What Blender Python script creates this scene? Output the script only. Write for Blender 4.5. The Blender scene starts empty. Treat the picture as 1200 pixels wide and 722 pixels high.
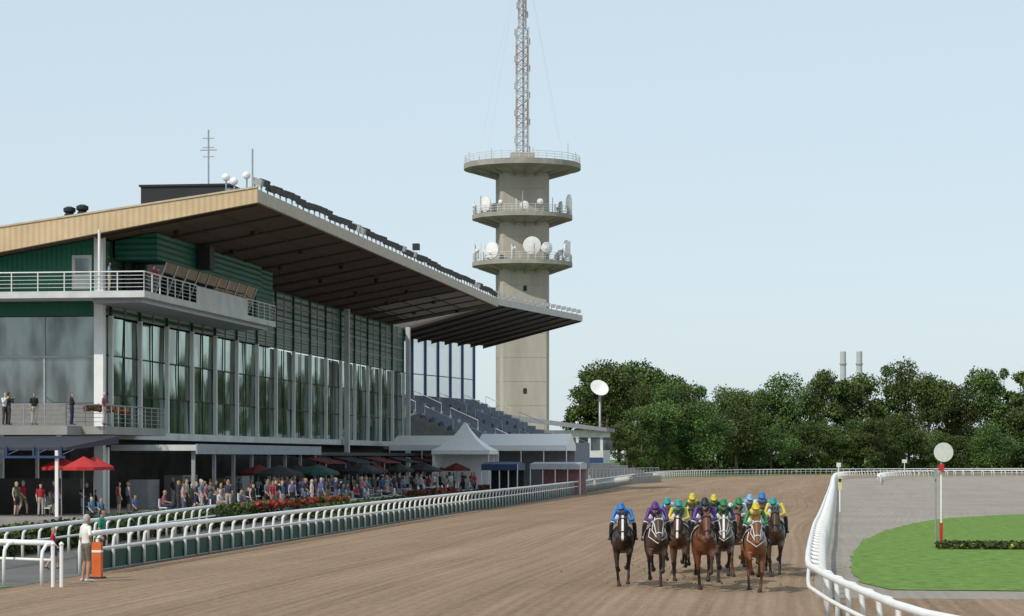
import bpy, math, random
import numpy as np
from mathutils import Vector, Matrix
random.seed(7); rng=np.random.default_rng(7)
scene=bpy.context.scene
F=2800.0; HY=537.0; CH=3.3
TH=math.atan(390/F); CT,ST=math.cos(TH),math.sin(TH)
def W(px,py,d):
    lat=(px-600)*d/F
    return Vector((lat*CT-d*ST, lat*ST+d*CT, CH+(HY-py)*d/F))
def G(px,py):
    d=F*CH/(py-HY); p=W(px,py,d); p.z=0; return p
# ---------------------------------------------------------------- materials
MC={}
def mat(name,col,rough=0.7,metal=0.0,var=0.15,scale=3.0,bump=0.0,bscale=20.0,spec=0.3,stretch=(1,1,1),col2=None,detail=4):
    if name in MC: return MC[name]
    m=bpy.data.materials.new(name); m.use_nodes=True; nt=m.node_tree; b=nt.nodes['Principled BSDF']
    b.inputs['Roughness'].default_value=rough; b.inputs['Metallic'].default_value=metal
    b.inputs['Specular IOR Level'].default_value=spec
    tc=nt.nodes.new('ShaderNodeTexCoord'); mp=nt.nodes.new('ShaderNodeMapping'); mp.inputs['Scale'].default_value=stretch
    nt.links.new(tc.outputs['Object'],mp.inputs['Vector'])
    n=nt.nodes.new('ShaderNodeTexNoise'); n.inputs['Scale'].default_value=scale; n.inputs['Detail'].default_value=detail; n.inputs['Roughness'].default_value=.65
    nt.links.new(mp.outputs[0],n.inputs['Vector'])
    r=nt.nodes.new('ShaderNodeValToRGB'); r.color_ramp.elements[0].position=.3; r.color_ramp.elements[1].position=.7
    c=Vector(col[:3]); c2=Vector(col2) if col2 else c*(1+var); c1=c*(1-var)
    r.color_ramp.elements[0].color=(*c1,1); r.color_ramp.elements[1].color=(*c2,1)
    nt.links.new(n.outputs[0],r.inputs[0]); nt.links.new(r.outputs[0],b.inputs['Base Color'])
    if bump>0:
        n2=nt.nodes.new('ShaderNodeTexNoise'); n2.inputs['Scale'].default_value=bscale; n2.inputs['Detail'].default_value=5
        nt.links.new(mp.outputs[0],n2.inputs['Vector'])
        bp=nt.nodes.new('ShaderNodeBump'); bp.inputs['Distance'].default_value=bump; bp.inputs['Strength'].default_value=.8
        nt.links.new(n2.outputs[0],bp.inputs['Height']); nt.links.new(bp.outputs[0],b.inputs['Normal'])
    MC[name]=m; return m
def corr(name,col,axis,period,depth=0.6,rough=.5):
    """corrugated sheet : geometric bump wave along axis"""
    m=mat(name,col,rough,var=.12,scale=.4,spec=.35)
    nt=m.node_tree; b=nt.nodes['Principled BSDF']
    tc=nt.nodes.new('ShaderNodeTexCoord'); w=nt.nodes.new('ShaderNodeTexWave'); w.wave_type='BANDS'; w.bands_direction=axis
    w.inputs['Scale'].default_value=0.314/period; nt.links.new(tc.outputs['Object'],w.inputs['Vector'])
    bp=nt.nodes.new('ShaderNodeBump'); bp.inputs['Distance'].default_value=.06; bp.inputs['Strength'].default_value=depth
    nt.links.new(w.outputs['Fac'],bp.inputs['Height']); nt.links.new(bp.outputs[0],b.inputs['Normal'])
    return m
white=mat('white_paint',(.76,.76,.74),.45,var=.08,scale=1.2)
whited=mat('weathered_white',(.56,.57,.56),.6,var=.14,scale=.8)
concrete=mat('concrete',(.30,.29,.27),.9,var=.16,scale=.35,bump=.01,bscale=3)
towerc=mat('tower_concrete',(.38,.35,.30),.9,var=.17,scale=.25,stretch=(1,1,.2))
towerd=mat('tower_platform_concrete',(.30,.285,.255),.9,var=.2,scale=.4)
dark=mat('dark_metal',(.025,.027,.03),.6)
greym=mat('grey_metal',(.33,.34,.35),.45,.3)
blue=mat('blue_steel',(.025,.055,.13),.5)
redp=mat('red_paint',(.42,.03,.03),.6)
greenb=mat('green_board',(.015,.07,.05),.6,var=.2)
asph=mat('asphalt',(.13,.125,.12),.9,var=.15,scale=.5)
tan=corr('tan_cladding',(.56,.42,.25),'X',.35,.5)
greenX=corr('green_cladding_end',(.012,.12,.075),'X',.3,.5)
greenZ=corr('green_cladding',(.012,.105,.07),'Z',.35,.8)
louvre=corr('grey_green_louvre',(.085,.15,.12),'Z',.45,.8,.3)
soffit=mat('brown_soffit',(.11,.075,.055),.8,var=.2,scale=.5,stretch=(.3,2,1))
soffit_sun=mat('soffit_painted_sunlight',(.30,.27,.24),.8)  # sunlight reflected on the soffit, put into a paler colour
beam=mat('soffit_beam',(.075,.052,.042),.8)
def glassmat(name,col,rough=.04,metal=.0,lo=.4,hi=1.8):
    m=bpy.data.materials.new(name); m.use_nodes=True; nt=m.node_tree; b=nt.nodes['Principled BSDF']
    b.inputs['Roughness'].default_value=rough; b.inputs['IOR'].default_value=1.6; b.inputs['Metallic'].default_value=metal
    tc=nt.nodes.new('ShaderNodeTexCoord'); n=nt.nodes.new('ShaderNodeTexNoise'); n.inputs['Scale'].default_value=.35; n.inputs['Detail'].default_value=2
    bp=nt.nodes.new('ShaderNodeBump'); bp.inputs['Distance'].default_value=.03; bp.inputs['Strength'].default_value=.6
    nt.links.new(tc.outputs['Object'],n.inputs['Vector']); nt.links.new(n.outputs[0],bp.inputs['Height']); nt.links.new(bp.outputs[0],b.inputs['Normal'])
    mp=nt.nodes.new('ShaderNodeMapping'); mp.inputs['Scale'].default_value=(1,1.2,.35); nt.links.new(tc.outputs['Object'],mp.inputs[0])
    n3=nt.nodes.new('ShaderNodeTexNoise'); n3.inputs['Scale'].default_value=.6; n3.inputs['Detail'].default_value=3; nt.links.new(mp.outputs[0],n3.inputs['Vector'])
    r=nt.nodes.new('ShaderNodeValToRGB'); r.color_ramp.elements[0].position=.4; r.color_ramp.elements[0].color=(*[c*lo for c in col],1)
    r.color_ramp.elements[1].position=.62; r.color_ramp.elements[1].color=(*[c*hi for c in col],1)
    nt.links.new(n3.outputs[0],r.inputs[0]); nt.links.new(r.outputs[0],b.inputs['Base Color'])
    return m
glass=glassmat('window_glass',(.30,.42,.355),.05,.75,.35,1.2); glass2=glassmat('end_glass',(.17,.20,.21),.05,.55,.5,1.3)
# ---------------------------------------------------------------- mesh builder
def loft(pts,hint=(1,0,0),n=12,cap=True):
    P=[Vector(p[0]) for p in pts]; R=[(p[1],p[2] if len(p)>2 else p[1]) for p in pts]
    T=[]
    for i in range(len(P)):
        a=P[max(i-1,0)]; b=P[min(i+1,len(P)-1)]; t=(b-a); T.append(t.normalized() if t.length>1e-9 else Vector((0,0,1)))
    if cap:
        r0=min(R[0]); r1=min(R[-1])
        P=[P[0]-T[0]*r0*.85,P[0]-T[0]*r0*.55]+P+[P[-1]+T[-1]*r1*.55,P[-1]+T[-1]*r1*.85]
        R=[(R[0][0]*.3,R[0][1]*.3),(R[0][0]*.8,R[0][1]*.8)]+R+[(R[-1][0]*.8,R[-1][1]*.8),(R[-1][0]*.3,R[-1][1]*.3)]
        T=[T[0],T[0]]+T+[T[-1],T[-1]]
    h=Vector(hint); vs=[]; fs=[]
    for p,(rw,rh),t in zip(P,R,T):
        w=h-t*h.dot(t)
        if w.length<.15: w=Vector((0,0,1)).cross(t) if abs(t.z)<.9 else Vector((0,1,0)).cross(t)
        w.normalize(); u=t.cross(w)
        for k in range(n):
            a=2*math.pi*k/n; vs.append(p+w*rw*math.cos(a)+u*rh*math.sin(a))
    for i in range(len(P)-1):
        for k in range(n):
            k2=(k+1)%n; fs.append((i*n+k,i*n+k2,(i+1)*n+k2,(i+1)*n+k))
    fs.append(tuple(range(n))[::-1]); L=(len(P)-1)*n; fs.append(tuple(range(L,L+n)))
    return vs,fs
class MB:
    def __init__(s): s.v=[];s.f=[];s.m=[];s.mats=[]
    def mi(s,m):
        if m not in s.mats: s.mats.append(m)
        return s.mats.index(m)
    def add(s,vs,fs,m):
        o=len(s.v); s.v+= [tuple(v) for v in vs]; s.f+=[tuple(i+o for i in f) for f in fs]; s.m+=[s.mi(m)]*len(fs)
    def hexa(s,p,m):
        s.add(p,[(0,3,2,1),(4,5,6,7),(0,1,5,4),(1,2,6,5),(2,3,7,6),(3,0,4,7)],m)
    def b2(s,x0,x1,y0,y1,z0,z1,m):
        s.hexa([(x0,y0,z0),(x1,y0,z0),(x1,y1,z0),(x0,y1,z0),(x0,y0,z1),(x1,y0,z1),(x1,y1,z1),(x0,y1,z1)],m)
    def box(s,c,sz,m,rz=0):
        x,y,z=[a/2 for a in sz]; M=Matrix.Translation(c)@Matrix.Rotation(rz,4,'Z')
        s.hexa([M@Vector(q) for q in [(-x,-y,-z),(x,-y,-z),(x,y,-z),(-x,y,-z),(-x,-y,z),(x,-y,z),(x,y,z),(-x,y,z)]],m)
    def wall(s,p,q,t,z0,z1,m):
        p=Vector((p[0],p[1],0));q=Vector((q[0],q[1],0)); d=(q-p).normalized(); n=Vector((-d.y,d.x,0))*t/2
        a=[p-n,q-n,q+n,p+n]
        s.hexa([(v.x,v.y,z0) for v in a]+[(v.x,v.y,z1) for v in a],m)
    def tube(s,pts,m,r=None,n=8,hint=(1,0,0)):
        pp=[(p,r,r) for p in pts] if r else pts
        vs,fs=loft(pp,hint,n,False); s.add(vs,fs,m)
    def lathe(s,c,prof,m,n=24,axis=None):
        M=Matrix.Translation(c)
        if axis is not None: M=M@Vector(axis).to_track_quat('Z','Y').to_matrix().to_4x4()
        vs=[];fs=[]
        for r,z in prof:
            for k in range(n): a=2*math.pi*k/n; vs.append(M@Vector((r*math.cos(a),r*math.sin(a),z)))
        for i in range(len(prof)-1):
            for k in range(n): fs.append((i*n+k,i*n+(k+1)%n,(i+1)*n+(k+1)%n,(i+1)*n+k))
        fs.append(tuple(range(n))[::-1]); L=(len(prof)-1)*n; fs.append(tuple(range(L,L+n)))
        s.add(vs,fs,m)
    def build(s,name,parent=None,smooth=False,loc=(0,0,0)):
        me=bpy.data.meshes.new(name); me.from_pydata(s.v,[],s.f)
        for m in s.mats: me.materials.append(m)
        me.polygons.foreach_set('material_index',s.m)
        if smooth: me.polygons.foreach_set('use_smooth',[True]*len(s.f))
        me.update(); o=bpy.data.objects.new(name,me); scene.collection.objects.link(o); o.location=loc
        if parent: o.parent=parent
        return o
def emp(name,loc=(0,0,0),rz=0,parent=None):
    e=bpy.data.objects.new(name,None); e.location=loc; e.rotation_euler[2]=rz; e.empty_display_size=.5; scene.collection.objects.link(e)
    if parent: e.parent=parent
    return e
def sheet(name,pts,z,m):
    b=MB(); b.add([(p[0],p[1],z) for p in pts],[tuple(range(len(pts)))],m); return b.build(name)
# ---------------------------------------------------------------- ground
def sandmat(name,c1,c2,lines=1.0):
    m=bpy.data.materials.new(name); m.use_nodes=True; nt=m.node_tree; b=nt.nodes['Principled BSDF']; b.inputs['Roughness'].default_value=.95; b.inputs['Specular IOR Level'].default_value=.1
    L=nt.links.new; N=nt.nodes.new
    tc=N('ShaderNodeTexCoord')
    nd=N('ShaderNodeTexNoise'); nd.inputs['Scale'].default_value=.014; nd.inputs['Detail'].default_value=0; L(tc.outputs['Object'],nd.inputs['Vector'])
    sub=N('ShaderNodeVectorMath'); sub.operation='SUBTRACT'; sub.inputs[1].default_value=(.5,.5,.5); L(nd.outputs['Color'],sub.inputs[0])
    sc=N('ShaderNodeVectorMath'); sc.operation='MULTIPLY'; sc.inputs[1].default_value=(6,0,0); L(sub.outputs[0],sc.inputs[0])
    ad=N('ShaderNodeVectorMath'); ad.operation='ADD'; L(tc.outputs['Object'],ad.inputs[0]); L(sc.outputs[0],ad.inputs[1])
    mp=N('ShaderNodeMapping'); mp.inputs['Scale'].default_value=(2.6,.03,1); L(ad.outputs[0],mp.inputs[0])
    n1=N('ShaderNodeTexNoise'); n1.inputs['Scale'].default_value=1; n1.inputs['Detail'].default_value=6; n1.inputs['Roughness'].default_value=.75; L(mp.outputs[0],n1.inputs['Vector'])
    mpb=N('ShaderNodeMapping'); mpb.inputs['Scale'].default_value=(.45,.006,1); L(ad.outputs[0],mpb.inputs[0])
    n5=N('ShaderNodeTexNoise'); n5.inputs['Scale'].default_value=1; n5.inputs['Detail'].default_value=2; L(mpb.outputs[0],n5.inputs['Vector'])
    mp2=N('ShaderNodeMapping'); mp2.inputs['Scale'].default_value=(1,.35,1); L(tc.outputs['Object'],mp2.inputs[0])
    n2=N('ShaderNodeTexNoise'); n2.inputs['Scale'].default_value=5; n2.inputs['Detail'].default_value=7; n2.inputs['Roughness'].default_value=.8; L(mp2.outputs[0],n2.inputs['Vector'])
    n3=N('ShaderNodeTexNoise'); n3.inputs['Scale'].default_value=.12; n3.inputs['Detail'].default_value=3; L(tc.outputs['Object'],n3.inputs['Vector'])
    mpv=N('ShaderNodeMapping'); mpv.inputs['Scale'].default_value=(2.2,.5,1); L(tc.outputs['Object'],mpv.inputs[0])
    n4=N('ShaderNodeTexVoronoi'); n4.inputs['Scale'].default_value=1.5; L(mpv.outputs[0],n4.inputs['Vector'])
    wv=N('ShaderNodeTexWave'); wv.wave_type='BANDS'; wv.bands_direction='X'; wv.inputs['Scale'].default_value=.314/.36; wv.inputs['Distortion'].default_value=.5; wv.inputs['Detail'].default_value=1; wv.inputs['Detail Scale'].default_value=.2
    L(ad.outputs[0],wv.inputs['Vector'])
    def mul(a,k):
        q=N('ShaderNodeMath'); q.operation='MULTIPLY'; L(a,q.inputs[0]); q.inputs[1].default_value=k; return q.outputs[0]
    def add(a,c):
        q=N('ShaderNodeMath'); q.operation='ADD'; L(a,q.inputs[0]); L(c,q.inputs[1]); return q.outputs[0]
    h=add(add(add(mul(n1.outputs[0],.40*lines),mul(n2.outputs[0],.42)),mul(n3.outputs[0],.12+.5*(1-lines))),add(mul(wv.outputs[1],.035*lines),mul(n5.outputs[0],.25*lines)))
    r=N('ShaderNodeValToRGB'); r.color_ramp.elements[0].position=.5 if lines>.9 else .46; r.color_ramp.elements[1].position=.74
    r.color_ramp.elements[0].color=(*c1,1); r.color_ramp.elements[1].color=(*c2,1); L(h,r.inputs[0]); L(r.outputs[0],b.inputs['Base Color'])
    hh=add(add(add(mul(n1.outputs[0],.55*lines),mul(n2.outputs[0],.8)),mul(n4.outputs[0],.25)),mul(wv.outputs[1],.20*lines))
    bp=N('ShaderNodeBump'); bp.inputs['Distance'].default_value=.12; bp.inputs['Strength'].default_value=.65; L(hh,bp.inputs['Height']); L(bp.outputs[0],b.inputs['Normal'])
    return m
sand=sandmat('track_sand',(.20,.132,.083),(.36,.262,.178),1.0)
gsand=sandmat('grey_sand',(.27,.24,.205),(.38,.35,.305),.6)
grass=mat('grass',(.095,.19,.028),.9,var=.4,scale=2.2,bump=.06,bscale=12,col2=(.19,.33,.05),detail=8)
fgrass=mat('far_grass',(.10,.15,.04),.9,var=.25,scale=.2)
sheet('ground',[(-4000,-200),(4000,-200),(4000,6000),(-4000,6000)],-.03,fgrass)
OUT=[(-21.3,66),(-22,100),(-22.7,130),(-24,205),(-27,300),(-29,360),(-28,400),(-20,440),(0,478),(40,503),(120,518),(300,524)]
INN=[(-.8,52),(-1,80),(-1,103),(-1.2,200),(-1.5,300),(-1,370),(3,405),(14,436),(30,450),(60,462),(120,468),(300,472)]
def resamp(P,step=None,n=None):
    P=[Vector((p[0],p[1],0)) for p in P]
    Q=[]
    for i in range(len(P)-1):
        p0=P[max(i-1,0)];p1=P[i];p2=P[i+1];p3=P[min(i+2,len(P)-1)]
        for k in range(12):
            t=k/12; Q.append(.5*((2*p1)+(p2-p0)*t+(2*p0-5*p1+4*p2-p3)*t*t+(3*p1-p0-3*p2+p3)*t**3))
    Q.append(P[-1]); L=[0]
    for a,b in zip(Q,Q[1:]): L.append(L[-1]+(b-a).length)
    tot=L[-1]
    if step: n=max(2,int(round(tot/step))+1)
    out=[];j=0
    for i in range(n):
        s=tot*i/(n-1)
        while j<len(L)-2 and L[j+1]<s: j+=1
        t=(s-L[j])/max(L[j+1]-L[j],1e-9); out.append(Q[j].lerp(Q[j+1],min(t,1)))
    return out
b=MB(); A=resamp(OUT,n=60); A=[Vector((-21,57,0))]+A
vs=[(p.x,p.y,0) for p in A]+[(p.x,p.y,0) for p in [Vector((-.7,57,0))]+resamp(INN[1:],n=60)]
n=len(A); b.add(vs,[(i,n+i,n+i+1,i+1) for i in range(n-1)],sand)
b.add([(-70,5,0),(70,5,0),(70,57,0),(-.7,57,0),(-21,57,0),(-70,57,0)],[(0,1,2,3,4,5)],sand)
b.build('sand_track')
INR=resamp(INN[1:],n=40)
sheet('inner_gravel_track',[(-.7,57),(70,57),(300,150),(300,472)]+[(p.x,p.y) for p in INR[::-1]],-.006,gsand)
ge=[(1.2,60.5),(.3,66),(.2,78),(.7,96),(2.4,115),(4.8,130),(7.5,138),(11,144),(20,150),(60,150),(90,70),(40,59.5)]
ge2=resamp(ge[:9],n=90); random.seed(3)
sheet('infield_grass',[(p.x+random.uniform(-.12,.12),p.y+random.uniform(-.3,.3)) for p in ge2]+ge[9:],.012,grass); random.seed(11)
sheet('far_infield_grass',[(40,300),(60,250),(200,200),(300,260),(300,420),(120,415),(60,380)],.012,grass)
sheet('apron_pavement',[(-120,57.5),(-21.1,57.5),(-21.4,66),(-22.8,130),(-24.1,205),(-27.2,300),(-60,330),(-120,330)],-.008,asph)
sheet('verge_grass',[(-21.4,57.2),(-21.2,59.2),(-24,60.2),(-40,60),(-40,56.8)],.006,grass)
# ---------------------------------------------------------------- rails
def rail(name,P,side,step=2.0,low=True,board=0,h=1.1,rr=.07,pr=.05):
    e=emp(name); b=MB(); Q=resamp(P,step=step)
    b.tube([(p.x,p.y,h) for p in Q],white,rr,8)
    if low:
        b.tube([(p.x,p.y,h*.60) for p in Q],white,rr*.6,6)
    b.build('top_rail',e,True); b=MB()
    for i,p in enumerate(Q):
        a=Q[max(i-1,0)];c=Q[min(i+1,len(Q)-1)]; t=(c-a).normalized(); nn=Vector((-t.y,t.x,0))*side
        o=nn*.38
        b.tube([(p.x+o.x,p.y+o.y,-.05),(p.x+o.x,p.y+o.y,h*.6),(p.x+o.x*.92,p.y+o.y*.92,h*.82),(p.x+o.x*.6,p.y+o.y*.6,h*.96),(p.x,p.y,h)],white,pr,6)
    b.build('posts',e,True)
    if board:
        b=MB()
        for a,c in zip(Q,Q[1:]):
            if a.y<board: 
                t=(c-a).normalized(); nn=Vector((-t.y,t.x,0))*side*.45
                b.wall((a.x+nn.x,a.y+nn.y),(c.x+nn.x,c.y+nn.y),.03,.02,.55,greenb)
        b.build('kickboard',e)
    return e
rail('white_track_rail',OUT,1,1.7,board=330,h=1.15,rr=.08,pr=.055)
rail('white_track_rail',[(3.5,28),(1.3,33.5),(.3,40),(-.5,47),(-.8,53),(-1,80),(-1,103)]+INN[3:],-1,step=2.2)
rail('white_track_rail',[(-20.3,59.6),(-22,60.5),(-26,62),(-30,63)],1,step=1.5)
rail('white_track_rail',[(-25.2,64),(-26.2,80),(-28.7,107)],1,step=2)
rail('white_track_rail',[(4,300),(6,370),(14,412),(34,432),(70,442),(300,446)],-1,step=2.5)
rail('white_track_rail',[(50,290),(62,345),(100,375),(300,385)],-1,step=3)
# ---------------------------------------------------------------- grandstand
gs=emp('grandstand')
XF=-43.2;Y0=135.3;Y1=232.5;BAY=5.93;XB=-68
def und(x): return 18.0+( x+33.3)*.175
def top(x): return 18.55+(x+33.3)*.135
b=MB()
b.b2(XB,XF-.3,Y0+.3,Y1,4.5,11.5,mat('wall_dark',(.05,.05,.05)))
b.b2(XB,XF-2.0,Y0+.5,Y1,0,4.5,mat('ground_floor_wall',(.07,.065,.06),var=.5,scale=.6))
b.b2(XB,XF+.1,Y0-.2,Y1+.1,4.45,4.9,whited)
b.build('core',gs)
b=MB(); y=Y0+.3; ends=[Y0+1.9+k*BAY for k in range(17)]
ys=[Y0+.3]
for e_ in ends: ys+= [e_, e_+BAY/2]
ys=[q for q in ys if q<Y1]+[Y1]
for a_,c_ in zip(ys,ys[1:]):
    for z0_,z1_ in ((4.9,7.1),(7.1,9.4),(9.4,11.65)):
        j=[random.uniform(-.022,.022) for _ in range(3)]
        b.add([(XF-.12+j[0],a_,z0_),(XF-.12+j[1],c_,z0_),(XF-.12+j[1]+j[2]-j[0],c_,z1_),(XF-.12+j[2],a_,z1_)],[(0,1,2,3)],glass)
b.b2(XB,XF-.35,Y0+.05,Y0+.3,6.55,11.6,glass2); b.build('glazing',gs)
b=MB()
y=Y0+1.9
while y<Y1+.5:
    b.b2(XF-.08,XF+.18,y-.12,y+.12,4.9,11.75,white)
    if y+BAY/2<Y1: b.b2(XF-.07,XF-.01,y+BAY/2-.05,y+BAY/2+.05,4.9,11.7,dark)
    y+=BAY
for z in (7.1,9.4): b.b2(XF-.085,XF-.04,Y0+.3,Y1,z-.04,z+.04,dark)
b.b2(XF-.3,XF+.25,Y0-.25,Y0+.25,0,und(XF)-.02,white)
for x in (-46.6,-49.6,-52.6,-56): b.b2(x-.06,x+.06,Y0-.02,Y0+.04,6.5,11.6,greym)
b.b2(XB,XF-.31,Y0-.03,Y0+.03,9.2,9.3,greym)
for y in (203,Y1-.3): b.b2(XF+.3,XF+.7,y-.25,y+.25,0,und(XF)-.05,whited)
b.build('columns',gs)
b=MB()
b.b2(XF-.25,XF,Y0+.3,Y1,11.76,und(XF)-.1,louvre)
y=Y0+1.9
while y<Y1+.5:
    b.b2(XF+.003,XF+.12,y-.08,y+.08,11.76,und(XF)-.12,greenb)
    b.b2(XF+.003,XF+.06,y+BAY/2-.05,y+BAY/2+.05,11.8,und(XF)-.12,greym); y+=BAY
for z in (12.9,14.1,15.2): b.b2(XF+.003,XF+.05,Y0+.4,Y1,z-.03,z+.03,greym)
b.build('upper_louvres',gs)
b=MB()
x0,x1=XB,XF-.3
b.hexa([(x0,Y0,11.65),(x1,Y0,11.65),(x1,Y0+.25,11.65),(x0,Y0+.25,11.65),(x0,Y0,und(x0)-.05),(x1,Y0,und(x1)-.05),(x1,Y0+.25,und(x1)-.05),(x0,Y0+.25,und(x0)-.05)],greenX)
b.b2(-44.9,-43.7,Y0-.06,Y0,13.2,15.2,whited)
b.b2(-44.7,-43.9,Y0-.08,Y0-.06,14.1,15.0,glass2)
b.build('end_cladding',gs)
YR0,YR1=132.6,228
b=MB()
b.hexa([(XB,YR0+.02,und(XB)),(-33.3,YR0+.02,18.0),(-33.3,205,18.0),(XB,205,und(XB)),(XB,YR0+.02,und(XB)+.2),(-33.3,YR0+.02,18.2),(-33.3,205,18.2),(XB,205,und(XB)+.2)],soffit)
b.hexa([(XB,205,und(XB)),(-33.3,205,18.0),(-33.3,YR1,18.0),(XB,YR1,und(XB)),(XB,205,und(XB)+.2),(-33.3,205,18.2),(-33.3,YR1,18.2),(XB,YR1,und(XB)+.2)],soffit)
for ya,yb in ((207,212),(213,218),(219,224)):  # pale panels painting the reflected sunlight onto the far soffit
    b.hexa([(-41.5,ya,und(-41.5)-.02),(-33.6,ya,und(-33.6)-.02),(-33.6,yb,und(-33.6)-.02),(-41.5,yb,und(-41.5)-.02),(-41.5,ya,und(-41.5)-.005),(-33.6,ya,und(-33.6)-.005),(-33.6,yb,und(-33.6)-.005),(-41.5,yb,und(-41.5)-.005)],soffit_sun)
b.build('soffit',gs)
b=MB()
y=YR0+2
while y<YR1:
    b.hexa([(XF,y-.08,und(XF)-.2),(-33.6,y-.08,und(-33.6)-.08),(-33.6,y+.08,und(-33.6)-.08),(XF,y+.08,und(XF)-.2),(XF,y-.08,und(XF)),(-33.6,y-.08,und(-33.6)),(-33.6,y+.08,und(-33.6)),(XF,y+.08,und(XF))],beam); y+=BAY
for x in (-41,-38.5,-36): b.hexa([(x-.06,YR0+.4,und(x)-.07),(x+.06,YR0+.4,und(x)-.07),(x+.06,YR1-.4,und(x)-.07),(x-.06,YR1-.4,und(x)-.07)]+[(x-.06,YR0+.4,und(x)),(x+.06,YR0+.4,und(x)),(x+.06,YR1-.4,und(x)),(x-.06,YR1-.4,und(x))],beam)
for i in range(14): b.lathe((-39.5+(i%2)*3,YR0+6+i*6.6,und(-39.5+(i%2)*3)-.3),[(.2,0),(.2,.3)],dark,10)
b.build('soffit_beams',gs)
b=MB()
b.hexa([(XB,YR0+.3,und(XB)+.2),(-33.3,YR0+.3,18.2),(-33.3,YR1,18.2),(XB,YR1,und(XB)+.2),(XB,YR0+.3,top(XB)),(-33.3,YR0+.3,top(-33.3)),(-33.3,YR1,top(-33.3)),(XB,YR1,top(XB))],mat('roof_felt',(.16,.15,.14)))
b.build('roof_deck',gs)
b=MB()
b.hexa([(XB,YR0,und(XB)-.12),(-33.1,YR0,17.85),(-33.1,YR0+.28,17.85),(XB,YR0+.28,und(XB)-.12),(XB,YR0,top(XB)+.1),(-33.1,YR0,top(-33.1)+.1),(-33.1,YR0+.28,top(-33.1)+.1),(XB,YR0+.28,top(XB)+.1)],tan)
b.hexa([(XB,YR0-.06,top(XB)+.1),(-33.1,YR0-.06,top(-33.1)+.1),(-33.1,YR0+.3,top(-33.1)+.1),(XB,YR0+.3,top(XB)+.1),(XB,YR0-.06,top(XB)+.2),(-33.1,YR0-.06,top(-33.1)+.2),(-33.1,YR0+.3,top(-33.1)+.2),(XB,YR0+.3,top(XB)+.2)],mat('fascia_cap',(.5,.42,.3)))
b.b2(-33.3,-33.1,YR0+.28,YR1,17.9,18.62,mat('eave_trim',(.46,.41,.34)))
b.build('fascia',gs)
b=MB()
b.tube([(-33.4,YR0+.3,19.25),(-33.4,YR1,19.25)],greym,.05,6)
y=YR0+.6
while y<YR1:
    b.tube([(-33.4,y,18.6),(-33.4,y,19.3)],greym,.05,6)
    zz=19.15+random.uniform(-.08,.12)
    b.hexa([(-33.5,y-.27,zz-.15),(-33.0,y-.27,zz-.35),(-33.0,y+.27,zz-.35),(-33.5,y+.27,zz-.15),(-33.4,y-.27,zz+.22),(-32.9,y-.27,zz+.05),(-32.9,y+.27,zz+.05),(-33.4,y+.27,zz+.22)],dark if random.random()<.85 else greym)
    y+=1.55
b.b2(-33.5,-33.0,184,184.6,19.6,20.1,dark)
b.build('eave_floodlights',gs)
b=MB()
def rp(px,d=137): return W(px,240,d).x
corrd=corr('black_cladding',(.02,.02,.022),'Y',.4,.6)
xa,xb=rp(157,139)-.3,rp(255,139)+.2
b.hexa([(xa,137,top(xa)),(xb,137,top(xb)),(xb,147,top(xb)),(xa,147,top(xa)),(xa,137,19.35),(xb,137,19.35),(xb,147,19.35),(xa,147,19.35)],corrd)
b.b2(xa-.1,xb+.1,136.9,147.1,19.35,19.47,dark)
for px in (69,85): 
    x=rp(px); b.lathe((x,134,top(x)),[(.3,0),(.3,.45),(.22,.5),(.36,.62),(.36,.8),(.15,.9)],dark,12)
for px,h in((262,1.6),(272,1.2),(287,1.5)):
    x=rp(px); z=top(x); b.tube([(x,134,z-.2),(x,134,z+h*.6)],greym,.05,6); b.lathe((x,133.9,z+h*.75),[(.05,.1),(.16,.04),(.24,-.06)],white,12,(0.2,-1,.2))
b.b2(rp(258),rp(280),134.5,136,top(-36)+.02,top(-36)+.7,greym)
x=rp(218); z=top(x)
b.tube([(x,138,z),(x,138,z+4.8)],greym,.05,6)
for k in range(3): b.tube([(x-.35,138,z+3.2+k*.55),(x+.35,138,z+3.2+k*.55)],greym,.025,5)
b.tube([(x-.5,138,z+3.6),(x+.5,138,z+3.6)],greym,.03,5)
x=rp(294); b.tube([(x,134,top(x)),(x,134,top(x)+2.6)],greym,.05,6)
b.build('rooftop_plant',gs)
b=MB()
X2=-40.4
b.hexa([(XF+.2,137.5,15.1),(X2,137.5,15.1),(X2,163,15.1),(XF+.2,163,15.1),(XF+.2,137.5,und(XF)-.05),(X2,137.5,und(X2)-.05),(X2,163,und(X2)-.05),(XF+.2,163,und(XF)-.05)],greenZ)
b.hexa([(XF+.2,163.01,13.2),(X2-.4,163.01,13.2),(X2-.4,168,13.2),(XF+.2,168,13.2),(XF+.2,163.01,und(XF)-.05),(X2-.4,163.01,und(X2)-.12),(X2-.4,168,und(X2)-.12),(XF+.2,168,und(XF)-.05)],greenZ)
gl3=glassmat('press_glass',(.025,.035,.035),.06,.0)
b.hexa([(XF+.2,139.5,12.9),(X2-.9,139.5,12.9),(X2-.9,162,12.9),(XF+.2,162,12.9),(XF+.2,139.5,15.1),(X2-.05,139.5,15.1),(X2-.05,162,15.1),(XF+.2,162,15.1)],gl3)
for k in range(10):
    y=139.6+k*2.48; b.hexa([(X2-.9,y-.05,12.9),(X2-.85,y-.05,12.9),(X2-.85,y+.05,12.9),(X2-.9,y+.05,12.9),(X2-.05,y-.05,15.09),(X2+.0,y-.05,15.09),(X2+.0,y+.05,15.09),(X2-.05,y+.05,15.09)],white)
b.b2(X2+.05,X2+.9,146,147.2,15.2,16.6,dark); b.b2(X2+.01,X2+.3,146.4,146.8,16.6,17.0,dark)
b.build('press_box',gs)
b=MB()
X3=-39.6
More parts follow.
